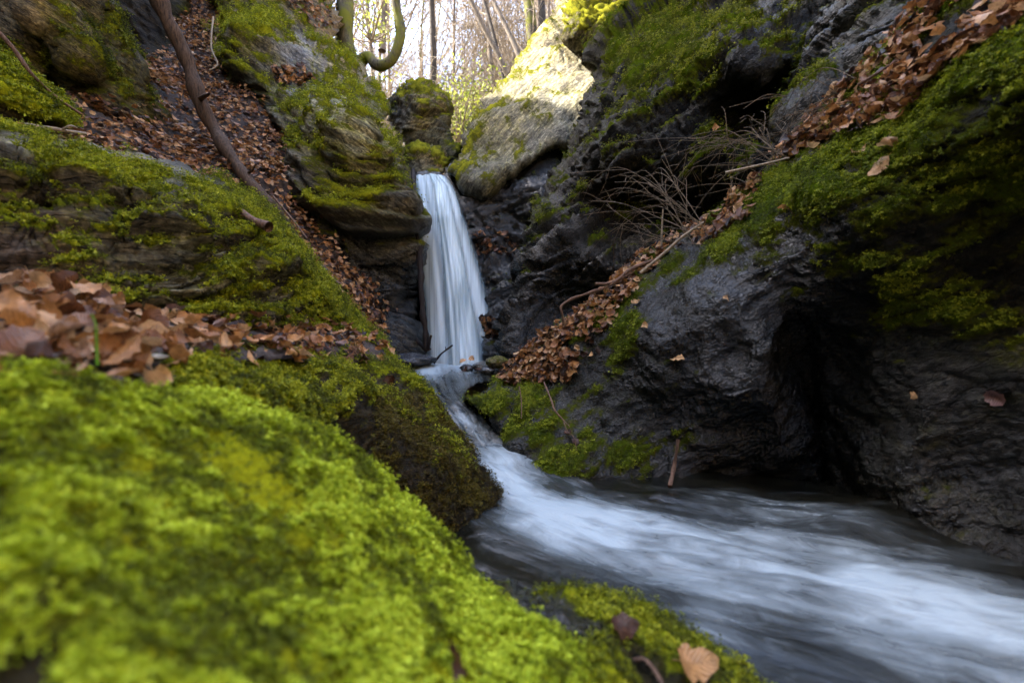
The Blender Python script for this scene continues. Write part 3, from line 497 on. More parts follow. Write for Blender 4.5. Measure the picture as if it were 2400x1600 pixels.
# foreground moss boulder
RK['fg'] = relief('foreground_moss_boulder', [(-500,862),(-100,876),(150,888),(330,908),(440,925),(560,958),(690,1010),(790,1068),(885,1145),(965,1240),(1040,1310),(1110,1385),(1180,1435),(1270,1515),(1375,1600),(1500,1720),(1680,2100),(-500,2100)],
  [(-400,880,.42),(0,890,.52),(300,915,.62),(500,950,.72),(700,1020,.80),(850,1120,.84),(965,1245,.82),(1110,1390,.76),(1280,1490,.70),(1420,1600,.63),(-400,1200,.27),(0,1200,.36),(400,1150,.50),(700,1250,.58),(900,1400,.56),(0,1600,.26),(400,1600,.32),(800,1600,.42),(1100,1600,.52),(600,1400,.46),(200,1400,.33),(-400,1600,.2),(0,2000,.20),(800,2000,.33),(1400,2000,.45)],
  M_LEFT, step=8, rw=50, rr=.08, back=.35, n_s=(-.2,-.3,.9), lump=.022, plate=.004, L=.12, T=.1, fine=.003, seed=83, jit=3, iso=.003, tints=[(0,0,(.05,.04,.02))], moss=[(400,1000,1.6),(300,1500,1.1),(0,1400,.8),(100,1600,.7)], mossup=.1, mossth=.006)
# small boulder bottom centre with the bright leaf on it
RK['low'] = relief('wet_mossy_stone', [(1150,1380),(1220,1398),(1330,1412),(1450,1430),(1560,1462),(1660,1515),(1740,1570),(1830,1660),(2000,1900),(1100,1900),(1050,1500)],
  [(1200,1410,.86),(1400,1435,.88),(1600,1500,.84),(1750,1590,.78),(1350,1500,.74),(1500,1560,.72),(1300,1600,.62),(1600,1700,.62),(1200,1800,.5),(1800,1800,.6)], M_LEFT, step=6, rw=30, rr=.08, back=.3,
  n_s=(-.2,-.3,.9), lump=.03, plate=.012, L=.2, T=.08, fine=.006, seed=89, jit=5, tints=[(1300,1430,(.05,.05,.05)),(1500,1500,(.04,.035,.02))], moss=[(1300,1420,.15),(1450,1440,.6),(1600,1510,.8),(1500,1580,.6),(1350,1500,.3)], mossup=.3, mossth=.008, wet=[(1300,1450,.9),(1600,1500,.4)])
# leaf-filled gully floor on the left
RK['gully'] = relief('leaf_slope', [(-300,230),(60,255),(200,240),(280,195),(310,150),(400,130),(430,60),(440,-40),(440,-220),(720,-220),(620,0),(600,150),(650,250),(700,380),(760,480),(790,600),(880,690),(900,760),(860,800),(760,700),(640,560),(520,470),(400,430),(0,360),(-300,330)],
  [(-200,280,2.2),(50,290,2.5),(200,290,2.9),(300,220,3.9),(420,180,4.9),(480,60,6.2),(480,-150,7.8),(600,60,6.4),(680,-150,8.2),(500,300,4.2),(400,330,3.5),(300,340,2.9),(600,300,4.5),(660,350,4.5),(560,430,3.7),(700,450,4.2),(640,520,3.5),(720,560,3.8),(860,690,3.8),(800,680,3.3),(0,350,2.2),(870,760,3.5)],
  M_SOIL, step=6, rw=8, rr=.02, back=.6, n_s=(.3,-.3,.9), lump=.12, plate=.04, L=.7, T=.3, fine=.02, seed=97, tints=[(0,0,(.03,.02,.015))])
struct(RK['gully'].o); RK['gully'].o.name = 'slope'
LAB = {'right': ('large wet dark rock with a mossy ridge and deep crevice on the right bank', 'rock'), 'cliff': ('dark craggy cliff with moss streaks rising behind the right bank', 'cliff'),
 'wall': ('dripping black rock wall directly behind and right of the waterfall', 'rock wall'), 'slab': ('big pale tilted slab, sunlit at its top, right above the waterfall', 'rock'),
 'jut': ('mossy block jutting out over the sunlit pale slab', 'rock'), 'mass': ('tall green and grey rock mass standing left of the waterfall', 'rock'),
 'b1': ('upright moss-capped boulder beside the sunny gap above the fall', 'boulder'), 'b2': ('low rounded boulder sitting right above the lip of the fall', 'boulder'),
 'ul': ('olive brown mossy cliff face in the upper left corner', 'cliff'), 'mound': ('low rock thick with bright moss at the left edge under the cliff', 'rock'),
 'cave': ('nearly black recessed rock behind the leaning log', 'rock'), 'ledge': ('layered rock ledge with moss bands and pale bare top on the left', 'rock'),
 'mid': ('rounded boulder with dark brown moss meeting the stream, centre', 'boulder'), 'fg': ('out-of-focus boulder fully covered in bright yellow-green moss', 'boulder'),
 'low': ('small wet stone at the bottom edge carrying a yellow leaf', 'stone')}
for k, (l, c) in LAB.items(): tag(RK[k].o, l, c)

# ------------------------------------------------------------------ moss tufts
def tufts(rk, n, size, mat, seed, poly=None, thr=.5, blades=5, wf=None, lift=.0, gap=0):
    ix = sample(rk, n, seed, poly, wf or (lambda r: smooth(thr, thr+.3, r.moss)*(1-gap*smooth(.12,.38,fbm(r.V*9,3,9))*.9))); 
    if len(ix) == 0: return None
    rg = rngs(seed+1); n = len(ix); Nn = rk.N[ix]; p0 = rk.V[ix]+rg.normal(0, 1, (n,3))*np.sqrt(rk.area[ix])[:,None]*.5
    cl = np.clip(.56+1.1*fbm(p0*24/(size/.012)**.5, 3, seed+4)+1.2*fbm(p0*7, 2, seed+14), 0, 1)
    sz = size*(.55+.9*rg.random(n))*(.7+.6*cl); rn = np.clip(.15+.65*cl+rg.normal(0, .14, n), 0, 1)
    up = Nn*.7+np.array([0,0,.5])+rg.normal(0,.25,(n,3)); up /= np.linalg.norm(up, axis=1, keepdims=True)
    a = np.cross(up, rg.normal(0,1,(n,3))); a /= np.linalg.norm(a, axis=1, keepdims=True); b = np.cross(up, a)
    Vs = []; Fs = []; rs = []
    for k in range(blades):
        th = 2*math.pi*k/blades + rg.random(n)*.8; d = a*np.cos(th)[:,None]+b*np.sin(th)[:,None]; s = np.cross(up, d)
        tilt = .35+.8*rg.random(n)[:,None]; dirn = d*tilt+up*(1.1-tilt*.6); l = (sz*(.7+.6*rg.random(n)))[:,None]
        base = p0+up*sz[:,None]*.1*k/blades; tip = base+dirn*l; mid = base+dirn*l*.5+up*l*.12
        wv = s*l*.24; o = len(Vs)*0
        Vs += [base, mid-wv, tip, mid+wv]; i0 = np.arange(n)+(4*k)*n
        Fs.append(np.stack([i0, i0+n, i0+2*n, i0+3*n], 1)); rs += [np.clip(rn-.25,0,1), rn, np.clip(rn+.12,0,1), rn]
    return mkmesh('moss', np.concatenate(Vs), [np.concatenate(Fs)], mat, parent=rk.o, attrs={'rnd': np.concatenate(rs)}, smoothsh=False)
def T_(*a, **k):
    o = tufts(*a, **k)
    if o: o['kind'] = 'stuff'
T_(RK['fg'], 210000, .0044, M_TUFT_FG, 1, thr=.3, blades=5, gap=.97)
T_(RK['mid'], 60000, .006, M_TUFT, 2, thr=.55, blades=4)
M_TUFT_B = tuft_mat('brown_moss', (.012,.008,.001), (.055,.040,.004), (.12,.10,.008))
T_(RK['mid'], 60000, .005, M_TUFT_B, 12, poly=[(880,930),(1000,920),(1200,1050),(1200,1300),(850,1350)], blades=4, wf=lambda r: np.ones(len(r.V)))
T_(RK['low'], 14000, .005, M_TUFT, 3, thr=.5, blades=4)
T_(RK['ledge'], 120000, .0065, M_TUFT, 4, thr=.48, blades=4)
M_TUFT_R = tuft_mat('ridge_moss', (.010,.014,.001), (.10,.13,.004), (.28,.31,.014))
T_(RK['right'], 140000, .0055, M_TUFT_R, 5, thr=.6, blades=4)
T_(RK['mound'], 16000, .012, M_TUFT, 6, thr=.6, blades=4)
T_(RK['mass'], 60000, .012, M_TUFT, 7, thr=.62, blades=3)
T_(RK['ul'], 20000, .012, M_TUFT_D, 9, thr=.6, blades=3)
T_(RK['cliff'], 70000, .010, M_TUFT_D, 8, thr=.65, blades=3)

# ------------------------------------------------------------------ beech leaves
def leaf_geo(seed, nu=10, nv=4, L=.075, W=.046, curl=None):
    rg = rngs(seed); us = np.linspace(0, 1, nu); prof = np.sin(np.pi*us**.85)**.75; prof[0] = prof[-1] = 0.02
    c1 = rg.normal(.6, 1.3) if curl is None else curl; c2 = rg.normal(0, .8); fold = rg.uniform(-.3, .7); tw = rg.normal(0, .5)
    V = []; UV = []
    for i, u in enumerate(us):
        for j in range(2*nv+1):
            t = (j-nv)/nv; ser = 1+.06*(i % 2)*(abs(t) == 1)
            rag = 1+.16*math.sin(i*2.1+seed*1.3+(3 if t > 0 else 0))*abs(t)+.10*math.sin(i*5.3+seed); x = (u-.5)*L*(1+.05*math.sin(seed+t*2)); y = t*prof[i]*W*.5*ser*rag*(.9+.25*((seed*7) % 5)/5)
            z = fold*abs(y)+ c2*6*y*y*(1 if c2 > 0 else 1) + .0015*math.sin(u*31)*abs(t)*2
            a = c1*(u-.5)*1.6; xr = math.sin(a)/(c1*1.6+1e-6)*L if abs(c1) > .05 else x; zr = (1-math.cos(a))/(c1*1.6+1e-6)*L if abs(c1) > .05 else 0
            ta = tw*(u-.5); y2 = y*math.cos(ta)-z*math.sin(ta); z2 = y*math.sin(ta)+z*math.cos(ta)
            V.append((xr, y2, zr+z2)); UV.append((u, .5+.5*t*1.0))
    m = 2*nv+1; F = [[i*m+j, (i+1)*m+j, (i+1)*m+j+1, i*m+j+1] for i in range(nu-1) for j in range(m-1)]
    k = len(V); x0, z0 = V[nv][0], V[nv][2]                       # petiole
    for s in range(3):
        for (dy, dz) in ((-.0006, 0), (.0006, 0), (0, .0010)): V.append((x0-.006*s*1.2, dy+.002*s*c2*.3, z0+dz+.001*s*c1)); UV.append((0, .5))
    for s in range(2):
        for e in range(3): a0 = k+s*3+e; b0 = k+s*3+(e+1) % 3; F.append([a0, b0, b0+3, a0+3])
    return np.array(V), np.array(F), np.array(UV)
LEAVES = [leaf_geo(100+i) for i in range(10)]; LEAVES_LO = [leaf_geo(200+i, 6, 2) for i in range(8)]
def rotm(n, rg, tilt):
    n = n+rg.normal(0, tilt, 3); n /= np.linalg.norm(n); a = np.cross(n, rg.normal(0, 1, 3)); a /= np.linalg.norm(a); return np.stack([a, np.cross(n, a), n], 1)
def litter(name, rk, n, seed, poly, lo, hi, tilt=.45, layers=.02, label=None, wf=None, exclude=None, lifts=0.006, bias=0.):
    ix = sample(rk, n, seed, poly, wf); rg = rngs(seed+5); Vs = []; Fs = []; U = []; rr = []; k = 0
    for i in ix:
        Vl, Fl, Ul = LEAVES_LO[rg.integers(8)]; s = rg.uniform(lo, hi); Rm = rotm(rk.N[i]+np.array([0,-.15,.35]), rg, tilt)
        c = rk.V[i]+rk.N[i]*(lifts+abs(rg.normal(0, layers)))+rg.normal(0, .5, 3)*math.sqrt(rk.area[i])
        Vs.append((Vl*s) @ Rm.T+c); Fs.append(Fl+k); U.append(Ul); rr.append(np.full(len(Vl), np.clip(rg.random()+bias, 0, 1))); k += len(Vl)
    o = mkmesh(name, np.concatenate(Vs), [np.concatenate(Fs)], M_LITTER, attrs={'rnd': np.concatenate(rr)}, uv=np.concatenate(U), origin=rk.V[ix].mean(0))
    return stuff(o, label, 'leaf litter')
litter('leaf_litter', RK['gully'], 10000, 301, [(-60,200),(520,-100),(530,140),(640,240),(700,380),(770,500),(800,620),(900,700),(880,800),(760,720),(600,520),(400,440),(-60,360)], .6, .95, .35, .03, 'brown fallen leaves carpeting the steep gully on the left', bias=-.05)
trough = [(2450,-60),(2250,-60),(2040,160),(1840,340),(1650,510),(1480,630),(1330,750),(1190,860),(1150,895),(1250,905),(1330,890),(1400,840),(1430,760),(1480,690),(1560,600),(1700,550),(1760,520),(1800,400),(1950,330),(2120,280),(2200,200),(2260,150),(2450,40)]
litter('leaf_litter', RK['right'], 3800, 302, trough, .55, .95, .45, .010, 'strip of damp brown leaves lying behind the mossy ridge on the right bank', wf=lambda r: .35+smooth(-.30,.10,fbm(r.V*5, 3, 66)), bias=-.04)
litter('leaf_litter', RK['shelf'], 420, 303, None, .6, .95, .5, .01, 'flattened brown leaves covering the shelf below the layered ledge')
litter('leaf_litter', RK['mass'], 260, 304, [(640,-40),(740,-40),(790,60),(740,70),(650,0)], .9, 1.2, .4, .02, 'leaves caught on the crest of the rock mass left of the fall')
litter('leaf_litter', RK['mass'], 150, 305, [(640,160),(700,150),(740,190),(700,200),(650,195)], .8, 1.1, .4, .01, 'leaves scattered on the bluish ledge left of the fall')
litter('leaf_litter', RK['wall'], 110, 306, [(1110,540),(1230,560),(1200,600),(1110,600)], .8, 1.1, .5, .01, 'dark red leaves caught on the wet wall right of the fall', bias=-.3)
litter('leaf_litter', RK['wall'], 160, 307, [(1130,745),(1190,755),(1190,785),(1140,785)], .8, 1.1, .5, .02, 'reddish leaves on the low ledge beside the foot of the fall', bias=-.3)

protos = []
for i, (Vl, Fl, Ul) in enumerate(LEAVES):
    o = mkmesh('fallen_leaf', Vl, [Fl], M_LEAF, uv=Ul, origin=np.zeros(3), link=False); protos.append(o)
from mathutils import Matrix
def place_leaf(pos, n, seed, s, label, group=None, tilt=.4, R_=None, tone=None):
    rg = rngs(seed); o = protos[seed % 10].copy(); COL.objects.link(o); Rm = rotm(np.array(n, float), rg, tilt) if R_ is None else R_
    M = Matrix(Rm.tolist()).to_4x4(); M.translation = Vector(pos); o.matrix_world = M @ Matrix.Scale(s, 4)
    o['label'] = label; o['category'] = 'leaf'; o['tone'] = float(rg.random() if tone is None else tone)
    if group: o['group'] = group
    return o
def scatter(rk, n, seed, poly, lo, hi, tilt, label, group, lift=.01, spread=.01, wf=None, tones=(0, 1)):
    ix = sample(rk, n, seed, poly, wf); rg = rngs(seed+9)
    for j, i in enumerate(ix):
        tn = rg.uniform(*tones); adj = 'dark brown' if tn < .3 else 'rust brown' if tn < .55 else 'orange tan' if tn < .78 else 'pale tan'
        place_leaf(rk.V[i]+rk.N[i]*(lift+rg.random()*spread), rk.N[i]*.6+np.array([0,-.25,.5]), seed*31+j*7, rg.uniform(lo, hi), adj+' '+label, adj+' '+group, tilt, tone=tn)
scatter(RK['shelf'], 80, 401, [(0,700),(280,720),(280,880),(0,880)], .7, 1.05, .6, 'curled leaf in the pile at the left edge above the bright moss', 'leaves piled at the left edge', .015, .045, tones=(.22,.95))
scatter(RK['shelf'], 60, 402, [(280,720),(870,780),(880,860),(280,880)], .7, 1.0, .55, 'leaf on the shelf between ledge and mossy boulder', 'leaves along the shelf', .012, .03, tones=(.2,.95))
scatter(RK['right'], 110, 403, [(2450,-60),(2250,-60),(2000,190),(1900,290),(1900,390),(2120,290),(2260,150),(2450,40)], .65, 1.05, .45, 'leaf in the upper leaf bank at the top right corner', 'leaves of the upper right bank', .012, .04)
scatter(RK['right'], 75, 404, [(1480,690),(1330,750),(1190,860),(1170,890),(1250,905),(1330,890),(1400,840),(1430,760)], .6, .95, .5, 'leaf in the lower tip of the leaf strip by the cascade', 'leaves at the lower tip of the strip', .01, .03)

def nearest_on(rk, px, py):
    i = np.argmin(((rk.q[:rk.nf]-np.array([px, py]))**2).sum(1)); return rk.V[i], rk.N[i]
def stray(rk, px, py, s, seed, label, lift=.008, tilt=.35, R_=None):
    tone = .12 if ('dark' in label.split(' leaf')[0] or 'red' in label.split(' leaf')[0]) else 1. if 'purpl' in label else .86 if ('pale' in label or 'tan ' in label) else .78 if 'orange' in label else .62
    v, n = nearest_on(RK[rk], px, py); return place_leaf(v+n*lift, n*.8+np.array([0,-.3,.1]), seed, s, label, None, tilt, R_, tone)
for a in [('right',1590,845,1.1,11,'single upright tan leaf stuck on the dark wet rock face'),('right',2340,927,.85,12,'flat purplish leaf lying on grey rock at the right edge'),('right',2145,926,.6,13,'small twisted tan leaf lying on grey rock below the green patches'),
          ('mid',908,900,1.0,14,'dark orange leaf hanging on the mossy mid boulder'),('right',2070,975-580,1.0,15,'large pale brown leaf lying on moss below the upper leaf bank'),('right',2010,372,.8,16,'small tan leaf half buried in ridge moss'),
          ('right',1860,480,.9,17,'rust brown leaf alone on the ridge moss'),('right',2090,350,1.2,18,'pale pink-brown leaf at the lower edge of the upper leaf bank'),('right',1330,1020,.8,19,'dark red leaf caught at the end of a hanging root'),
          ('right',1347,1035,.75,20,'reddish leaf lowest on the hanging root'),('low',1450,1490,.75,27,'dark red curled leaf on the wet stone at the bottom'),('low',1630,1582,1.05,24,'bright orange-yellow leaf lying at the bottom edge of the picture'),
          ('cliff',1665,300,1.0,25,'small orange leaf stuck on the dark cliff below the overhang'),('cliff',1680,315,1.0,26,'rust leaf pair member lower on the dark cliff'),('right',1700,740-640+600,.5,27,'tiny pale leaf on the black rock slope'),('ledge',215,525,1.0,28,'brown leaf standing in a dark gap of the layered ledge'),
          ('ledge',520,745,.9,29,'dark brown leaf hanging on the ledge above the shelf leaves'),('fg',1060,1575,.8,30,'blurred orange leaf on the bright moss near the bottom'),('mass',850,590,1.0,31,'tan leaf on the dark rock low on the left mass'),('right',1490,715,.8,32,'small tan leaf on bare blue rock beside the ridge moss'),('right',1515,765,.7,33,'pale leaf on bare rock below the ridge')]:
    if a[0] == 'low':
        n_ = Vector((.15, -.62, .77)).normalized(); x_ = Vector((1, .1, -.12 if a[1] < 1500 else .02)); y_ = n_.cross(x_).normalized(); x_ = y_.cross(n_)
        stray(*a, lift=.016, R_=np.array([x_, y_, n_]).T)
    else: stray(*a)

# ------------------------------------------------------------------ tubes: sticks, log, trees
def tube_geo(pts, rad, sides=6, cap=True):
    pts = np.asarray(pts, float); rad = np.asarray(rad, float); n = len(pts); t = np.gradient(pts, axis=0); t /= np.linalg.norm(t, axis=1, keepdims=True)+1e-12
    ref = np.array([0,0,1.]) if abs(t[0,2]) < .9 else np.array([1.,0,0]); a = np.cross(t, ref); a /= np.linalg.norm(a, axis=1, keepdims=True)+1e-12; b = np.cross(t, a)
    th = np.arange(sides)*2*math.pi/sides; V = (pts[:,None]+rad[:,None,None]*(np.cos(th)[None,:,None]*a[:,None]+np.sin(th)[None,:,None]*b[:,None])).reshape(-1, 3)
    i = np.arange(n-1)[:,None]*sides+np.arange(sides)[None]; j = np.arange(n-1)[:,None]*sides+(np.arange(sides)[None]+1) % sides
    F = np.stack([i, j, j+sides, i+sides], -1).reshape(-1, 4); return V, F
def merge(geos):
    Vs, Fs, k = [], [], 0
    for v, f in geos: Vs.append(v); Fs.append(f+k); k += len(v)
    return np.concatenate(Vs), np.concatenate(Fs)
def stick_px(name, pts, r0, r1, mat, label, cat='stick', sides=7, knots=.0, branches=(), group=None, n=6, seed=0):
    W = np.array([P(*p) for p in pts]); S = spline(W, n); rad = np.linspace(r0, r1, len(S)); 
    if knots: 
        q = S/(.06+r0*2); rad = rad*(1+knots*perlin(q, seed+3)*1.6); S = S+knots*r0*1.5*np.stack([perlin(q*.6, seed), perlin(q*.6+9, seed), perlin(q*.6+19, seed)], 1)
    V, F = tube_geo(S, rad, sides)
    o = mkmesh(name, V, [F], mat); tag(o, label, cat, group)
    for (bp, b0, b1) in branches:
        B = spline(np.array([P(*p) for p in bp]), n); v, f = tube_geo(B, np.linspace(b0, b1, len(B)), 5); mkmesh('twig', v, [f], mat, parent=o)
    return o
stick_px('leaning_log', [(330,-120,3.7),(375,0,3.6),(410,80,3.65),(445,160,3.7),(468,240,3.7),(500,300,3.7),(545,370,3.6),(590,430,3.5),(640,490,3.4),(700,570,3.35)], .062, .040, M_LOG, 'long weathered dark log leaning down the leaf-filled gully', 'log', 14, .28, n=14, seed=5, branches=[([(466,235,3.68),(478,226,3.6),(488,222,3.56)], .022,.012), ([(575,408,3.55),(590,400,3.5),(600,384,3.48)], .014,.006)])
stick_px('branch', [(-20,60,2.2),(35,118,2.25),(80,180,2.3),(130,225,2.4),(190,268,2.5)], .012, .006, M_STICK, 'thin curved branch leaning against the mossy mound at far left', 'branch', n=8, knots=.3)
stick_px('branch', [(60,295,2.15),(110,300,2.2),(145,305,2.2),(200,312,2.3)], .013, .008, M_PALE, 'pale broken branch lying in leaves above the layered ledge', 'branch', n=8, knots=.3, branches=[([(145,305,2.2),(165,295,2.2),(180,300,2.25)], .006,.003)])
stick_px('broken_branch', [(540,487,1.95),(575,505,1.9),(605,522,1.86),(630,532,1.84)], .016, .019, M_STICK, 'short thick reddish branch stub lying on the left ledge', 'branch', 10, .25, n=8)
stick_px('stick', [(968,400,4.8),(972,470,4.55),(977,540,4.35),(984,620,4.22),(989,700,4.12),(997,800,4.05),(1004,822,4.05)], .022, .030, M_WETSTICK, 'long wet upright stick standing in the left edge of the fall', 'stick', 8, .4, n=10, branches=[([(1002,820,4.03),(1006,800,4.0),(1011,785,4.0)], .018,.008)])
stick_px('stick', [(950,758,4.2),(970,790,4.15),(1002,822,4.1)], .018, .022, M_WETSTICK, 'short dark stick slanting down to the stone at the fall foot', 'stick', 8, .4, n=8)
stick_px('stick', [(1016,852,4.0),(1030,832,4.0),(1045,820,4.0),(1061,808,4.0)], .011, .006, M_WETSTICK, 'thin forked stick in front of the foot of the fall', 'stick', 6, .4, n=8, branches=[([(1045,820,4.0),(1044,812,4.0)], .005,.003)])
stick_px('stick', [(910,822,3.8),(940,850,3.8)], .012, .01, M_WETSTICK, 'small stick left of the flat stone by the fall', 'stick', 6, .3)
stick_px('stick', [(1570,1140,1.85),(1580,1098,1.93),(1585,1068,1.93),(1590,1028,1.93)], .009, .006, M_STICK, 'orange-brown stick standing upright out of the stream', 'stick', 8, .5, n=10)
stick_px('branch', [(1320,762,2.45),(1318,740,2.42),(1315,718,2.42),(1340,700,2.45),(1372,690,2.45),(1430,668,2.4),(1480,630,2.4),(1530,610,2.38)], .005, .010, M_STICK, 'crooked grey branch sticking out over the lower leaf strip', 'branch', 7, .4, n=8, branches=[([(1395,665,2.4),(1430,663,2.4),(1480,640,2.4)], .008,.008)])
stick_px('branch', [(1500,640,2.3),(1560,590,2.25),(1600,555,2.2),(1650,520,2.15)], .008, .006, M_PALE, 'straight tan branch lying along the leaf strip', 'branch', 7, .2)
stick_px('stick', [(2010,200,1.8),(2060,170,1.75),(2110,140,1.7),(2200,100,1.6)], .006, .004, M_STICK, 'thin stick among the leaves of the upper bank', 'stick')
stick_px('stick', [(1700,405,2.15),(1790,385,2.1),(1850,370,2.05)], .007, .004, M_PALE, 'pale curved stick at the upper edge of the leaf strip', 'stick')
stick_px('stick', [(2165,290,1.5-.12),(2160,330,1.36),(2170,360,1.35),(2168,410,1.36)], .003, .002, M_STICK, 'thin drooping stem on moss below the upper leaf bank', 'stick')
stick_px('hanging_root', [(1275,895,2.45),(1290,930,2.32),(1300,960,2.25),(1320,985,2.2),(1335,1000,2.16)], .006, .003, M_STICK, 'reddish root hanging from the leaf strip over the bank', 'root', 6, .4, n=8, branches=[([(1320,985,2.2),(1330,1010,2.14),(1345,1025,2.13),(1352,1060,2.1)], .003,.0015)])
stick_px('hanging_root', [(1217,905,2.45),(1222,940,2.38),(1222,980,2.3)], .003, .002, M_STICK, 'short thin root hanging left of the reddish root', 'root')
stick_px('stick', [(1480,1550,.72),(1510,1545,.7),(1540,1580,.66),(1560,1620,.62)], .004, .003, M_STICK, 'bent grey twig beside the leaf on the bottom stone', 'stick')
stick_px('stick', [(500,40,5.0),(495,110,4.9),(510,150,4.85),(490,165,4.8)], .010, .006, M_PALE, 'pale bent twig in the narrow top of the leaf gully', 'stick')
stick_px('stick', [(640,460,3.4),(690,520,3.3),(720,560,3.25)], .008, .006, M_STICK, 'brown twig on the leaves right of the log foot', 'stick')
stick_px('grass_blade', [(228,855,.62),(226,800,.62),(224,760,.62),(214,735,.62)], .0028, .001, tuft_mat('grass_green', (.1,.25,.02), (.12,.3,.02)), 'single green grass blade rising from the leaf pile', 'grass blade', 4)
M_BR = bark_mat('brush_twigs', (.05,.035,.022), (.16,.125,.08), None, 4)
# brush of bare twigs over the right bank
def brush(name, base, ends, seed, label, mat=M_BR, r=.0018):
    rg = rngs(seed); root = empty(name, P(*base)); tag(root, label, 'brush', 'bare twig brush over the right bank')
    ends = [tuple(np.array(e)+rg.normal(0, 1, 3)*np.array([45,35,.12])*(0 if q else 0)) if q == 0 else tuple(np.array(e)+rg.normal(0, 1, 3)*np.array([50,38,.12])) for q in range(2) for e in ends]
    for k, e in enumerate(ends):
        b = P(*base)+rg.normal(0, .04, 3); t = P(*e); mid = (b+t)/2+np.array([0,0,rg.uniform(.0,.28)*np.linalg.norm(t-b)])+rg.normal(0,.06,3)
        S = spline([b, mid, t], 8); rad = np.linspace(r*(.8+.7*rg.random()), .0012, len(S)); V, F = tube_geo(S, rad, 5); geos = [(V, F)]
        for j in range(rg.integers(3, 6)):
            i = rg.integers(4, len(S)-2); d = (S[min(i+2, len(S)-1)]-S[i]); d = d/np.linalg.norm(d)+rg.normal(0,.5,3); l = rg.uniform(.08,.28)
            B = spline([S[i], S[i]+d*l*.5, S[i]+d*l+rg.normal(0,.03,3)+np.array([0,0,-.04])], 5); geos.append(tube_geo(B, np.linspace(.0018,.0008,len(B)), 4))
        V, F = merge(geos); mkmesh('twig', V, [F], mat, parent=root)
brush('twig_brush', (1640,545,2.35), [(1420,480,3.0),(1440,520,2.9),(1470,440,3.0),(1400,500,3.0),(1500,560,2.8),(1430,550,2.8),(1560,420,2.8),(1460,500,2.7),(1380,470,3.1),(1600,430,2.6)], 71, 'dense tangle of pale bare twigs over the middle of the leaf strip')
brush('twig_brush', (1830,370,2.15), [(1620,400,2.5),(1660,420,2.5),(1700,300,2.4),(1640,330,2.5),(1690,430,2.4),(1760,280,2.3),(1720,450,2.3),(1580,400,2.6)], 72, 'dark arching bare twigs left of the upper leaf strip', M_BR)
brush('twig_brush', (2010,215,1.95), [(1850,300,2.2),(1880,260,2.2),(1800,330,2.2),(1830,320,2.3),(1950,250,2.1)], 73, 'few fine twigs hanging by the upper leaf bank', M_BR, .0015)
stick_px('stick', [(1550,575,2.6),(1552,520,2.6),(1554,490,2.6)], .006, .004, M_PALE, 'short pale upright stick by the twig tangle', 'stick')

# stones at the foot of the fall
def stone(px, py, Y, sx, sy, sz, seed, mat, label, name='stone', tint=DK, moss=-.5, wet=1.):
    import bmesh
    bm = bmesh.new(); bmesh.ops.create_icosphere(bm, subdivisions=4, radius=1); V = np.array([v.co for v in bm.verts]); F = np.array([[v.index for v in f.verts] for f in bm.faces]); bm.free()
    V = V/ (np.abs(V)**1.5).sum(1, keepdims=True)**.35; V = V*(1+.22*fbm(V*1.1+seed, 3, seed)[:,None]+.10*(worley(V*1.4+seed, seed)[2]-.5)[:,None]); c = P(px, py, Y)
    W = V*np.array([sx, sy, sz])+c; o = mkmesh(name, W, [F], mat, attrs={'tint': np.tile(tint, (len(W),1)), 'moss': np.full(len(W), moss), 'wet': np.full(len(W), wet)}); return tag(o, label, 'stone')
stone(968,843,3.95,.20,.16,.065,1,M_RIGHT,'flat dark wet stone left of the foot of the fall')
stone(1128,858,3.6,.075,.06,.04,2,M_RIGHT,'small rounded stone in the pool by the leaf tip', tint=(.08,.08,.07))
stone(1165,848,3.5,.09,.07,.05,3,M_LEFT,'mossy brown stone at the right of the pool', tint=(.1,.08,.05), moss=.5)
stone(1095,862,3.6,.06,.05,.03,4,M_RIGHT,'dark little stone with leaves in the pool')
stone(1140,868,3.45,.05,.05,.025,7,M_RIGHT,'smallest stone at the front of the pool', tint=(.1,.1,.1))
stone(470,825,1.15,.045,.03,.012,5,M_LEFT,'flat olive pebble among the shelf leaves', tint=(.16,.14,.07), moss=-.2, wet=.2)
stone(355,838,.85,.03,.02,.008,6,M_LEFT,'grey pebble among the shelf leaves', tint=(.16,.15,.12), moss=-.2, wet=.2)
for k, (px, py) in enumerate([(1085,850),(1105,845),(1120,875),(1155,870),(1090,872)]): place_leaf(P(px, py, 3.45)+np.array([0,0,.02]), (0,-.4,1), 900+k, .9, 'dark red leaf on the stones in the upper pool', 'leaves on the pool stones', .6)

# ------------------------------------------------------------------ water
cl = spline([(-.35,2.6),(-.12,2.2),(.02,1.95),(.30,1.62),(.75,1.32),(1.35,1.05),(2.2,.7),(3.2,.3)], 14); seg = np.diff(cl, axis=0); al = np.concatenate([[0], np.cumsum(np.linalg.norm(seg, axis=1))])
xs = np.arange(-1.3, 3.0, .0105); ys = np.arange(.2, 2.75, .0105); gx, gy = np.meshgrid(xs, ys); q = np.stack([gx.ravel(), gy.ravel()], 1)
bd = np.full(len(q), 9.); uu = np.zeros(len(q)); vv = np.zeros(len(q))
for k in range(len(seg)):
    d = seg[k]; L2 = d @ d; t = np.clip(((q-cl[k]) @ d)/L2, 0, 1); c = cl[k]+t[:,None]*d; r = q-c; ds = np.linalg.norm(r, axis=1); m = ds < bd
    bd[m] = ds[m]; uu[m] = al[k]+t[m]*math.sqrt(L2); vv[m] = (np.sign(d[0]*r[:,1]-d[1]*r[:,0])*ds)[m]
px = q[:,0]/q[:,1]*FPX+1200; py = 800+CAMZ/q[:,1]*FPX
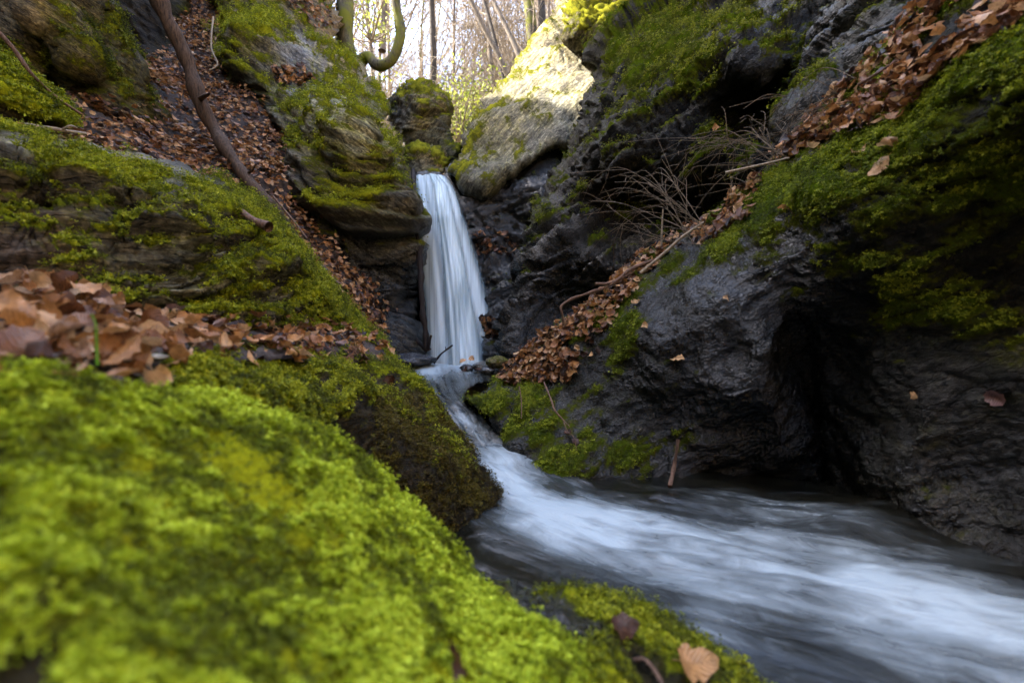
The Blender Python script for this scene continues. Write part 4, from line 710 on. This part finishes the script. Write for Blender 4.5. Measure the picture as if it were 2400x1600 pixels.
fo = [(1170,1090,1.0),(1230,1130,1.),(1300,1180,.95),(1450,1225,.85),(1600,1255,.80),(1800,1290,.95),(2000,1330,.85),(2200,1390,.8),(2400,1460,.75),(2000,1420,.65),(2150,1450,.7),
      (1300,1110,.1),(1450,1125,.05),(1600,1135,.05),(1750,1165,.2),(1880,1190,.3),(2050,1200,.05),(2250,1260,.1),(2400,1340,.1),(1100,1270,.02),(1200,1330,.10),(1350,1290,.6),(1400,1370,.35),(1550,1400,.30),(1700,1500,.45),(1850,1580,.25),(1750,1400,.45),(2100,1560,.35),(2300,1600,.40),(2500,1600,.4),(1120,1180,.35),(1650,1470,.55),(1900,1460,.30),(1900,1380,.6),(1700,1200,.45),(1000,1500,.1),(1550,1180,.35)]
foam = np.clip(tps([f[:2] for f in fo], np.array([f[2] for f in fo]), np.stack([np.clip(px, 700, 2700), np.clip(py, 1050, 1800)], 1), 5e-3), -.1, 1.15)
p3 = np.stack([uu*3.2, vv*9, 0*uu], 1); z = .012*fbm(p3, 4, 200)+.022*fbm(p3*np.array([.5,.35,1]), 3, 210)+.035*np.exp(-((uu-.55)**2/.05+vv**2/.06))
zl = .055*np.exp(-(((px-2080)/170)**2+((py-1225)/45)**2)); z = z+zl+.06*smooth(2.0, 2.35, q[:,1])
V = np.stack([q[:,0], q[:,1], z], 1); ii = np.arange(len(V)).reshape(len(ys), len(xs)); F = np.stack([ii[:-1,:-1], ii[:-1,1:], ii[1:,1:], ii[1:,:-1]], -1).reshape(-1, 4)
struct(mkmesh('stream_water', V, [F], M_WATER, origin=np.zeros(3), attrs={'foam': foam}, uv=np.stack([uu, vv], 1)))
# stream bed below
# upper pool and cascade
poolo = [(920,862),(950,853),(1000,850),(1060,856),(1120,850),(1180,862),(1160,890),(1110,905),(1090,930),(1140,955),(1168,1000),(1195,1045),(1235,1078),(1262,1112),(1200,1135),(1120,1130),(1100,1060),(1070,1000),(1035,955),(1000,925),(960,890)]
pf = [(960,865,.45),(1000,858,1.1),(1050,858,1.1),(1100,860,.9),(1060,872,.75),(1000,885,.5),(1040,905,.35),(1050,930,.25),(1080,950,.50),(1110,980,.35),(1120,1010,.32),(1140,1030,.5),(1160,1060,.75),(1180,1090,.9),(1220,1100,.8),(1150,1100,.75),(1150,985,.15),(1120,870,.2)]
def puv(q): 
    s = (q[:,1]-850)/260; c = np.interp(q[:,1], [850,920,960,1050,1120], [1030,1050,1090,1140,1180]); return np.stack([s*2.2, (q[:,0]-c)/260], 1)
_pool_depths = [(950,860,3.95),(1060,860,3.9),(1160,866,3.6),(1000,890,3.45),(1100,895,3.15),(1040,930,2.85),(1090,945,2.75),(1120,980,2.62),(1100,1010,2.5),(1160,1020,2.4),(1150,1060,2.28),(1220,1090,2.12),(1150,1115,2.05),(1250,1112,2.03)]
r = relief('cascade_water', poolo, _pool_depths, M_WATER, step=3, rw=8, rr=.01, back=.12, nodisp=True, jit=2, uvf=puv, seed=5)
qall = np.concatenate([r.q, r.q, r.q[r.bv]]); fq = np.clip(tps([f[:2] for f in pf], np.array([f[2] for f in pf]), qall, 5e-3), 0, 1.1); a = r.o.data.attributes.new('foam', 'FLOAT', 'POINT'); a.data.foreach_set('value', fq.astype(np.float32)); struct(r.o)
co = np.zeros(len(qall)*3, np.float32); r.o.data.vertices.foreach_get('co', co); co = co.reshape(-1, 3); uvp = puv(qall); co[:,2] += .010*fbm(np.stack([uvp[:,0]*1.5, uvp[:,1]*16, 0*uvp[:,0]], 1), 3, 77); r.o.data.vertices.foreach_set('co', co.ravel())
# the fall: nested curtains
def curtain(lpx, rpx, dY, n_u, foamf, seed, name, parent=None):
    vs = np.linspace(0, 1, 90); us = np.linspace(0, 1, n_u); PY = np.interp(vs, [0,.04,.1,1], [404,410,432,868]); Yc = np.interp(vs, [0,.04,.1,.25,1], [5.9,5.5,5.2,4.95,4.45])+dY
    l = np.interp(vs, [a for a, b in lpx], [b for a, b in lpx]); rr_ = np.interp(vs, [a for a, b in rpx], [b for a, b in rpx])
    U, Vv = np.meshgrid(us, vs); X = l[:,None]+(rr_-l)[:,None]*U; Y = Yc[:,None]-.20*np.sin(np.pi*U)*smooth(0, .2, Vv)
    n = perlin(np.stack([U.ravel()*9+seed, Vv.ravel()*1.5, 0*U.ravel()], 1), seed).reshape(U.shape); Y = Y+.05*n; PYY = PY[:,None]+6*n*smooth(0,.1,Vv)+ (1-Vv)*14*(U-.35)**2*smooth(.0,.15,1-Vv)
    V = Parr(X.ravel(), PYY.ravel(), Y.ravel()); fo = foamf(U, Vv).ravel(); ii = np.arange(len(V)).reshape(U.shape); F = np.stack([ii[:-1,:-1], ii[1:,:-1], ii[1:,1:], ii[:-1,1:]], -1).reshape(-1, 4)
    o = mkmesh(name, V, [F], M_FALL, parent=parent, attrs={'foam': fo}, uv=np.stack([X.ravel()/170-5, Vv.ravel()*1.6+seed], 1), origin=P(1060,868,4.45)); return o if parent else struct(o)
edge = lambda U, w: smooth(0, w, U)*smooth(0, w, 1-U)
L1 = [(0,974),(.05,962),(.15,962),(.5,964),(1,968)]; R1 = [(0,1040),(.06,1062),(.12,1078),(.3,1112),(.6,1156),(1,1216)]
fall = curtain(L1, R1, 0, 70, lambda U, V: -.35+1.25*edge(U, .22)+.45*np.exp(-((U-.5)**2)/.05)*smooth(.1,.4,V)-.25*smooth(0,.5,.45-U)*smooth(.2,.5,V)*1.0, 1, 'waterfall')
curtain([(0,990),(.1,1000),(.5,1015),(1,1020)], [(0,1028),(.1,1062),(.5,1115),(1,1168)], -.12, 50, lambda U, V: -.45+1.2*edge(U, .4)+.25*V, 2, 'water_veil', fall)
curtain([(0,968),(.1,966),(.5,970),(1,985)], [(0,1000),(.1,1010),(.5,1030),(1,1040)], .12, 40, lambda U, V: -.35+.75*edge(U, .5)*smooth(.0,.1,V), 3, 'water_veil', fall)

# ------------------------------------------------------------------ trees
def grow(rg, start, d, length, r, lvl, out, bend=.25, up=.15, maxl=3, nb=(7,6,4), low=.3):
    n = max(4, int(6 if lvl else 12)); pts = [start]; dd = d/np.linalg.norm(d)
    for i in range(n): dd = dd+rg.normal(0, bend/n*2.2, 3)+np.array([0,0,up/n]); dd /= np.linalg.norm(dd); pts.append(pts[-1]+dd*length/n)
    pts = np.array(pts); rad = np.linspace(r, r*(.35 if lvl < maxl else .3), len(pts)); out.append((lvl, pts, rad))
    if lvl < maxl:
        for k in range(nb[min(lvl, len(nb)-1)]):
            t = rg.uniform(low if lvl == 0 else .12, .98); i = min(int(t*n), n-1); p = pts[i]+(pts[i+1]-pts[i])*(t*n-i); ax = pts[i+1]-pts[i]; ax /= np.linalg.norm(ax)
            s = np.cross(ax, rg.normal(0,1,3)); s /= np.linalg.norm(s); nd = ax*.65+s*.8+np.array([0,0,.15]); grow(rg, p, nd, length*rg.uniform(.28,.5)*(1.15-t*.5), np.interp(t, [0,1], [r, r*.35])*.42, lvl+1, out, bend*1.3, up, maxl, nb)
def tree_mesh(seed, h, r, d0=(0,0,1), bend=.2, maxl=3, nb=(9,6,4), minr=.006, low=.3):
    rg = rngs(seed); out = []; grow(rg, np.zeros(3), np.array(d0, float), h, r, 0, out, bend, .1, maxl, nb, low)
    tr = [tube_geo(p, a, 8) for l, p, a in out if l == 0]; cr = [tube_geo(p, np.maximum(a, minr), 5 if l == 1 else 3) for l, p, a in out if l > 0]; return merge(tr), merge(cr)
def make_tree(base, seed, h, r, label, mat=None, d0=(0,0,1), bend=.2, cmat=None, nb=(9,6,4), path=None, name='bare_tree', minr=.006, group=None, low=.3):
    root = empty(name, base); tag(root, label, 'tree', group); (tv, tf), (cv, cf) = tree_mesh(seed, h, r, d0, bend, 3, nb, minr, low)
    if path is not None:
        S = spline(np.array([P(*p) for p in path]), 8); off = S[-1]; rd = np.linspace(r*1.3, r, len(S))*(1+.30*perlin(S*2.6, seed)); S = S+.10*np.stack([perlin(S*1.7, seed), perlin(S*1.7+9, seed), perlin(S*1.7+4, seed)], 1); rd[-3:] = r; S[-1] = off; tv, tf = merge([tube_geo(S-np.array(base), rd, 9), (tv+(off-np.array(base)), tf)]); cv = cv+(off-np.array(base))
    b = np.array(base); mkmesh('trunk', tv+b, [tf], mat or M_BARK, parent=root); mkmesh('crown', cv+b, [cf], cmat or M_TWIG, parent=root); return root
def foot(px, py, Y, extra=.3): p = P(px, py, Y); return p
make_tree(P(862,138,7.2), 500, 5, .07, 'mossy tree with a trunk curving up from the rock like a hook', M_BARKM, bend=.12, cmat=M_TWIG, path=[(825,165,7.3),(850,135,7.2),(880,148,7.1),(908,142,7.0),(928,120,7.0),(938,80,7.0),(932,30,7.0),(925,-30,7.0)], nb=(5,5,3), name='hooked_tree')
make_tree(P(805,60,8.2), 501, 6, .12, 'mossy upright trunk at the left end of the sunny gap', M_BARKM, bend=.08, path=[(812,190,8.2),(808,70,8.2),(806,0,8.2),(806,-80,8.2)], nb=(5,5,3))
make_tree(P(1015,212,11.5), 502, 9, .085, 'slim dark tree standing alone above the rounded boulder', M_BARKD, d0=(.0,0,1), bend=.10, cmat=M_BARKD, nb=(14,6,4), minr=.008)
make_tree(P(1250,112,11), 503, 8, .14, 'thick mossy trunk rising behind the sunny slab', M_BARKM, d0=(-.10,0,1), bend=.06, nb=(8,6,4))
make_tree(P(1272,90,12), 504, 9, .10, 'dark trunk just right of the thick mossy one', M_BARKD, d0=(-.03,0,1), bend=.06, nb=(8,6,4))
make_tree(P(1195,190,10), 505, 8, .06, 'slender tree leaning left from behind the sunny slab edge', M_BARK, d0=(-.55,0,1), bend=.25, nb=(10,7,4))
make_tree(P(1225,150,10.5), 506, 8, .06, 'leaning slender tree next to the slab, higher of the pair', M_BARK, d0=(-.45,.1,1), bend=.25, nb=(10,7,4))
make_tree(P(1160,225,12), 507, 8, .06, 'thin tree at the lower right of the gap', M_BARK, d0=(-.15,0,1), bend=.2, nb=(12,7,4))
make_tree(P(1185,205,11), 508, 7, .055, 'crooked young tree by the middle edge of the slab', M_BARKD, d0=(-.35,.1,1), bend=.35, nb=(12,7,4))
make_tree(P(895,120,12), 509, 9, .11, 'pale grey tree behind the hooked trunk', M_BARK, d0=(.03,0,1), bend=.07, nb=(9,6,4))
protoT = [make_tree(np.array([0.,20.,0.]), 600+i, 9+i % 3, .05+.02*(i % 3), 'x', [M_BARK, M_BARK, M_BARKM, M_BARKD, M_BARK][i], d0=(rngs(i).normal(0,.1), 0, 1), bend=.14, nb=(15,7,4), minr=.0065, low=.12) for i in range(5)]
rg = rngs(9); cnt = 0
spots = []
while len(spots) < 64:
    y = rg.uniform(13, 36); px = rg.uniform(760, 1440); x = (px-1200)/FPX*y; spots.append((x, y))
for i, (x, y) in enumerate(spots):
    src = protoT[i % 5]
    if i < 5: o = src
    else:
        o = src.copy(); COL.objects.link(o)
        for ch in src.children: c = ch.copy(); COL.objects.link(c); c.parent = o
    z = float(hgt(np.array([x]), np.array([y]))[0]); s = rg.uniform(.75, 1.25); o.location = (x, y, z-.1); o.scale = (s, s, s); o.rotation_euler = (0, 0, rg.uniform(0, 6.28))
    lt = 'left of the lone dark tree' if x/y < -.175 else 'right of the lone dark tree'
    o['label'] = 'bare sunlit tree on the far hillside, '+lt; o['category'] = 'tree'; o['group'] = 'bare trees on the far hillside, '+lt
# bare bushes on the far slope
def bush_mesh(seed):
    rg = rngs(seed); out = []
    for k in range(9): grow(rg, np.array([rg.normal(0,.25), rg.normal(0,.25), 0]), np.array([rg.normal(0,.45), rg.normal(0,.45), 1.]), rg.uniform(1.8,3.6), .018, 1, out, .45, .1, 3, (6,7,5))
    return merge([tube_geo(p, np.maximum(a, .006), 3) for l, p, a in out])
BU = []
for k in range(4):
    v, f = bush_mesh(800+k); BU.append(mkmesh('bare_bush', v, [f], M_TWIG, origin=np.zeros(3), link=False))
for i in range(60):
    y = rg.uniform(9.5, 26); px = rg.uniform(800, 1330); x = (px-1200)/FPX*y; o = BU[i % 4].copy(); COL.objects.link(o); sc = rg.uniform(.7,1.3)
    o.location = (x, y, float(hgt(np.array([x]), np.array([y]))[0])-.05); o.scale = (sc,)*3; o.rotation_euler = (0,0,rg.uniform(0,6.28))
    lt = 'left of the lone dark tree' if x/y < -.175 else 'right of the lone dark tree'
    tag(o, 'pale leafless bush on the sunny slope, '+lt, 'bush', 'leafless bushes, '+lt)
# leafy shrubs, yellow-green
M_SHR = tuft_mat('spring_leaves', (.10,.13,.02), (.30,.34,.05), (.45,.46,.10))
def shrub(px, py, Y, w_, h_, n, seed, label):
    rg = rngs(seed); b = P(px, py, Y); root = empty('leafy_shrub', b); tag(root, label, 'shrub'); st = []; tips = []
    for k in range(22):
        e = b+np.array([rg.normal(0,w_*.5), rg.normal(0,w_*.5), rg.uniform(.3,1)*h_]); S = spline([b, (b+e)/2+rg.normal(0,.1,3), e], 5); st.append(tube_geo(S, np.linspace(.02,.006,len(S)), 4)); tips += list(S[4:])
    V, F = merge(st); mkmesh('stem', V, [F], M_TWIG, parent=root); tips = np.array(tips); c = tips[rg.integers(len(tips), size=n)]+rg.normal(0,.18,(n,3)); a = rg.normal(0,1,(n,3)); a /= np.linalg.norm(a,axis=1,keepdims=True); bb = np.cross(a, rg.normal(0,1,(n,3))); bb /= np.linalg.norm(bb,axis=1,keepdims=True)
    s = .045; V = np.concatenate([c-a*s, c-bb*s*.5, c+a*s, c+bb*s*.5]); i0 = np.arange(n); mkmesh('foliage', V, [np.stack([i0,i0+n,i0+2*n,i0+3*n],1)], M_SHR, parent=root, attrs={'rnd': np.tile(rg.random(n), 4)}, smoothsh=False)
shrub(1075,345,9.5,1.0,1.6,1500,1,'yellow-green shrub low in the gap beside the pale slab')
shrub(1120,300,10.5,1.1,1.2,500,2,'thin yellow-green shrub higher in the gap by the slab')
shrub(872,100,10,.9,1.0,350,3,'greenish shrub behind the hooked tree')
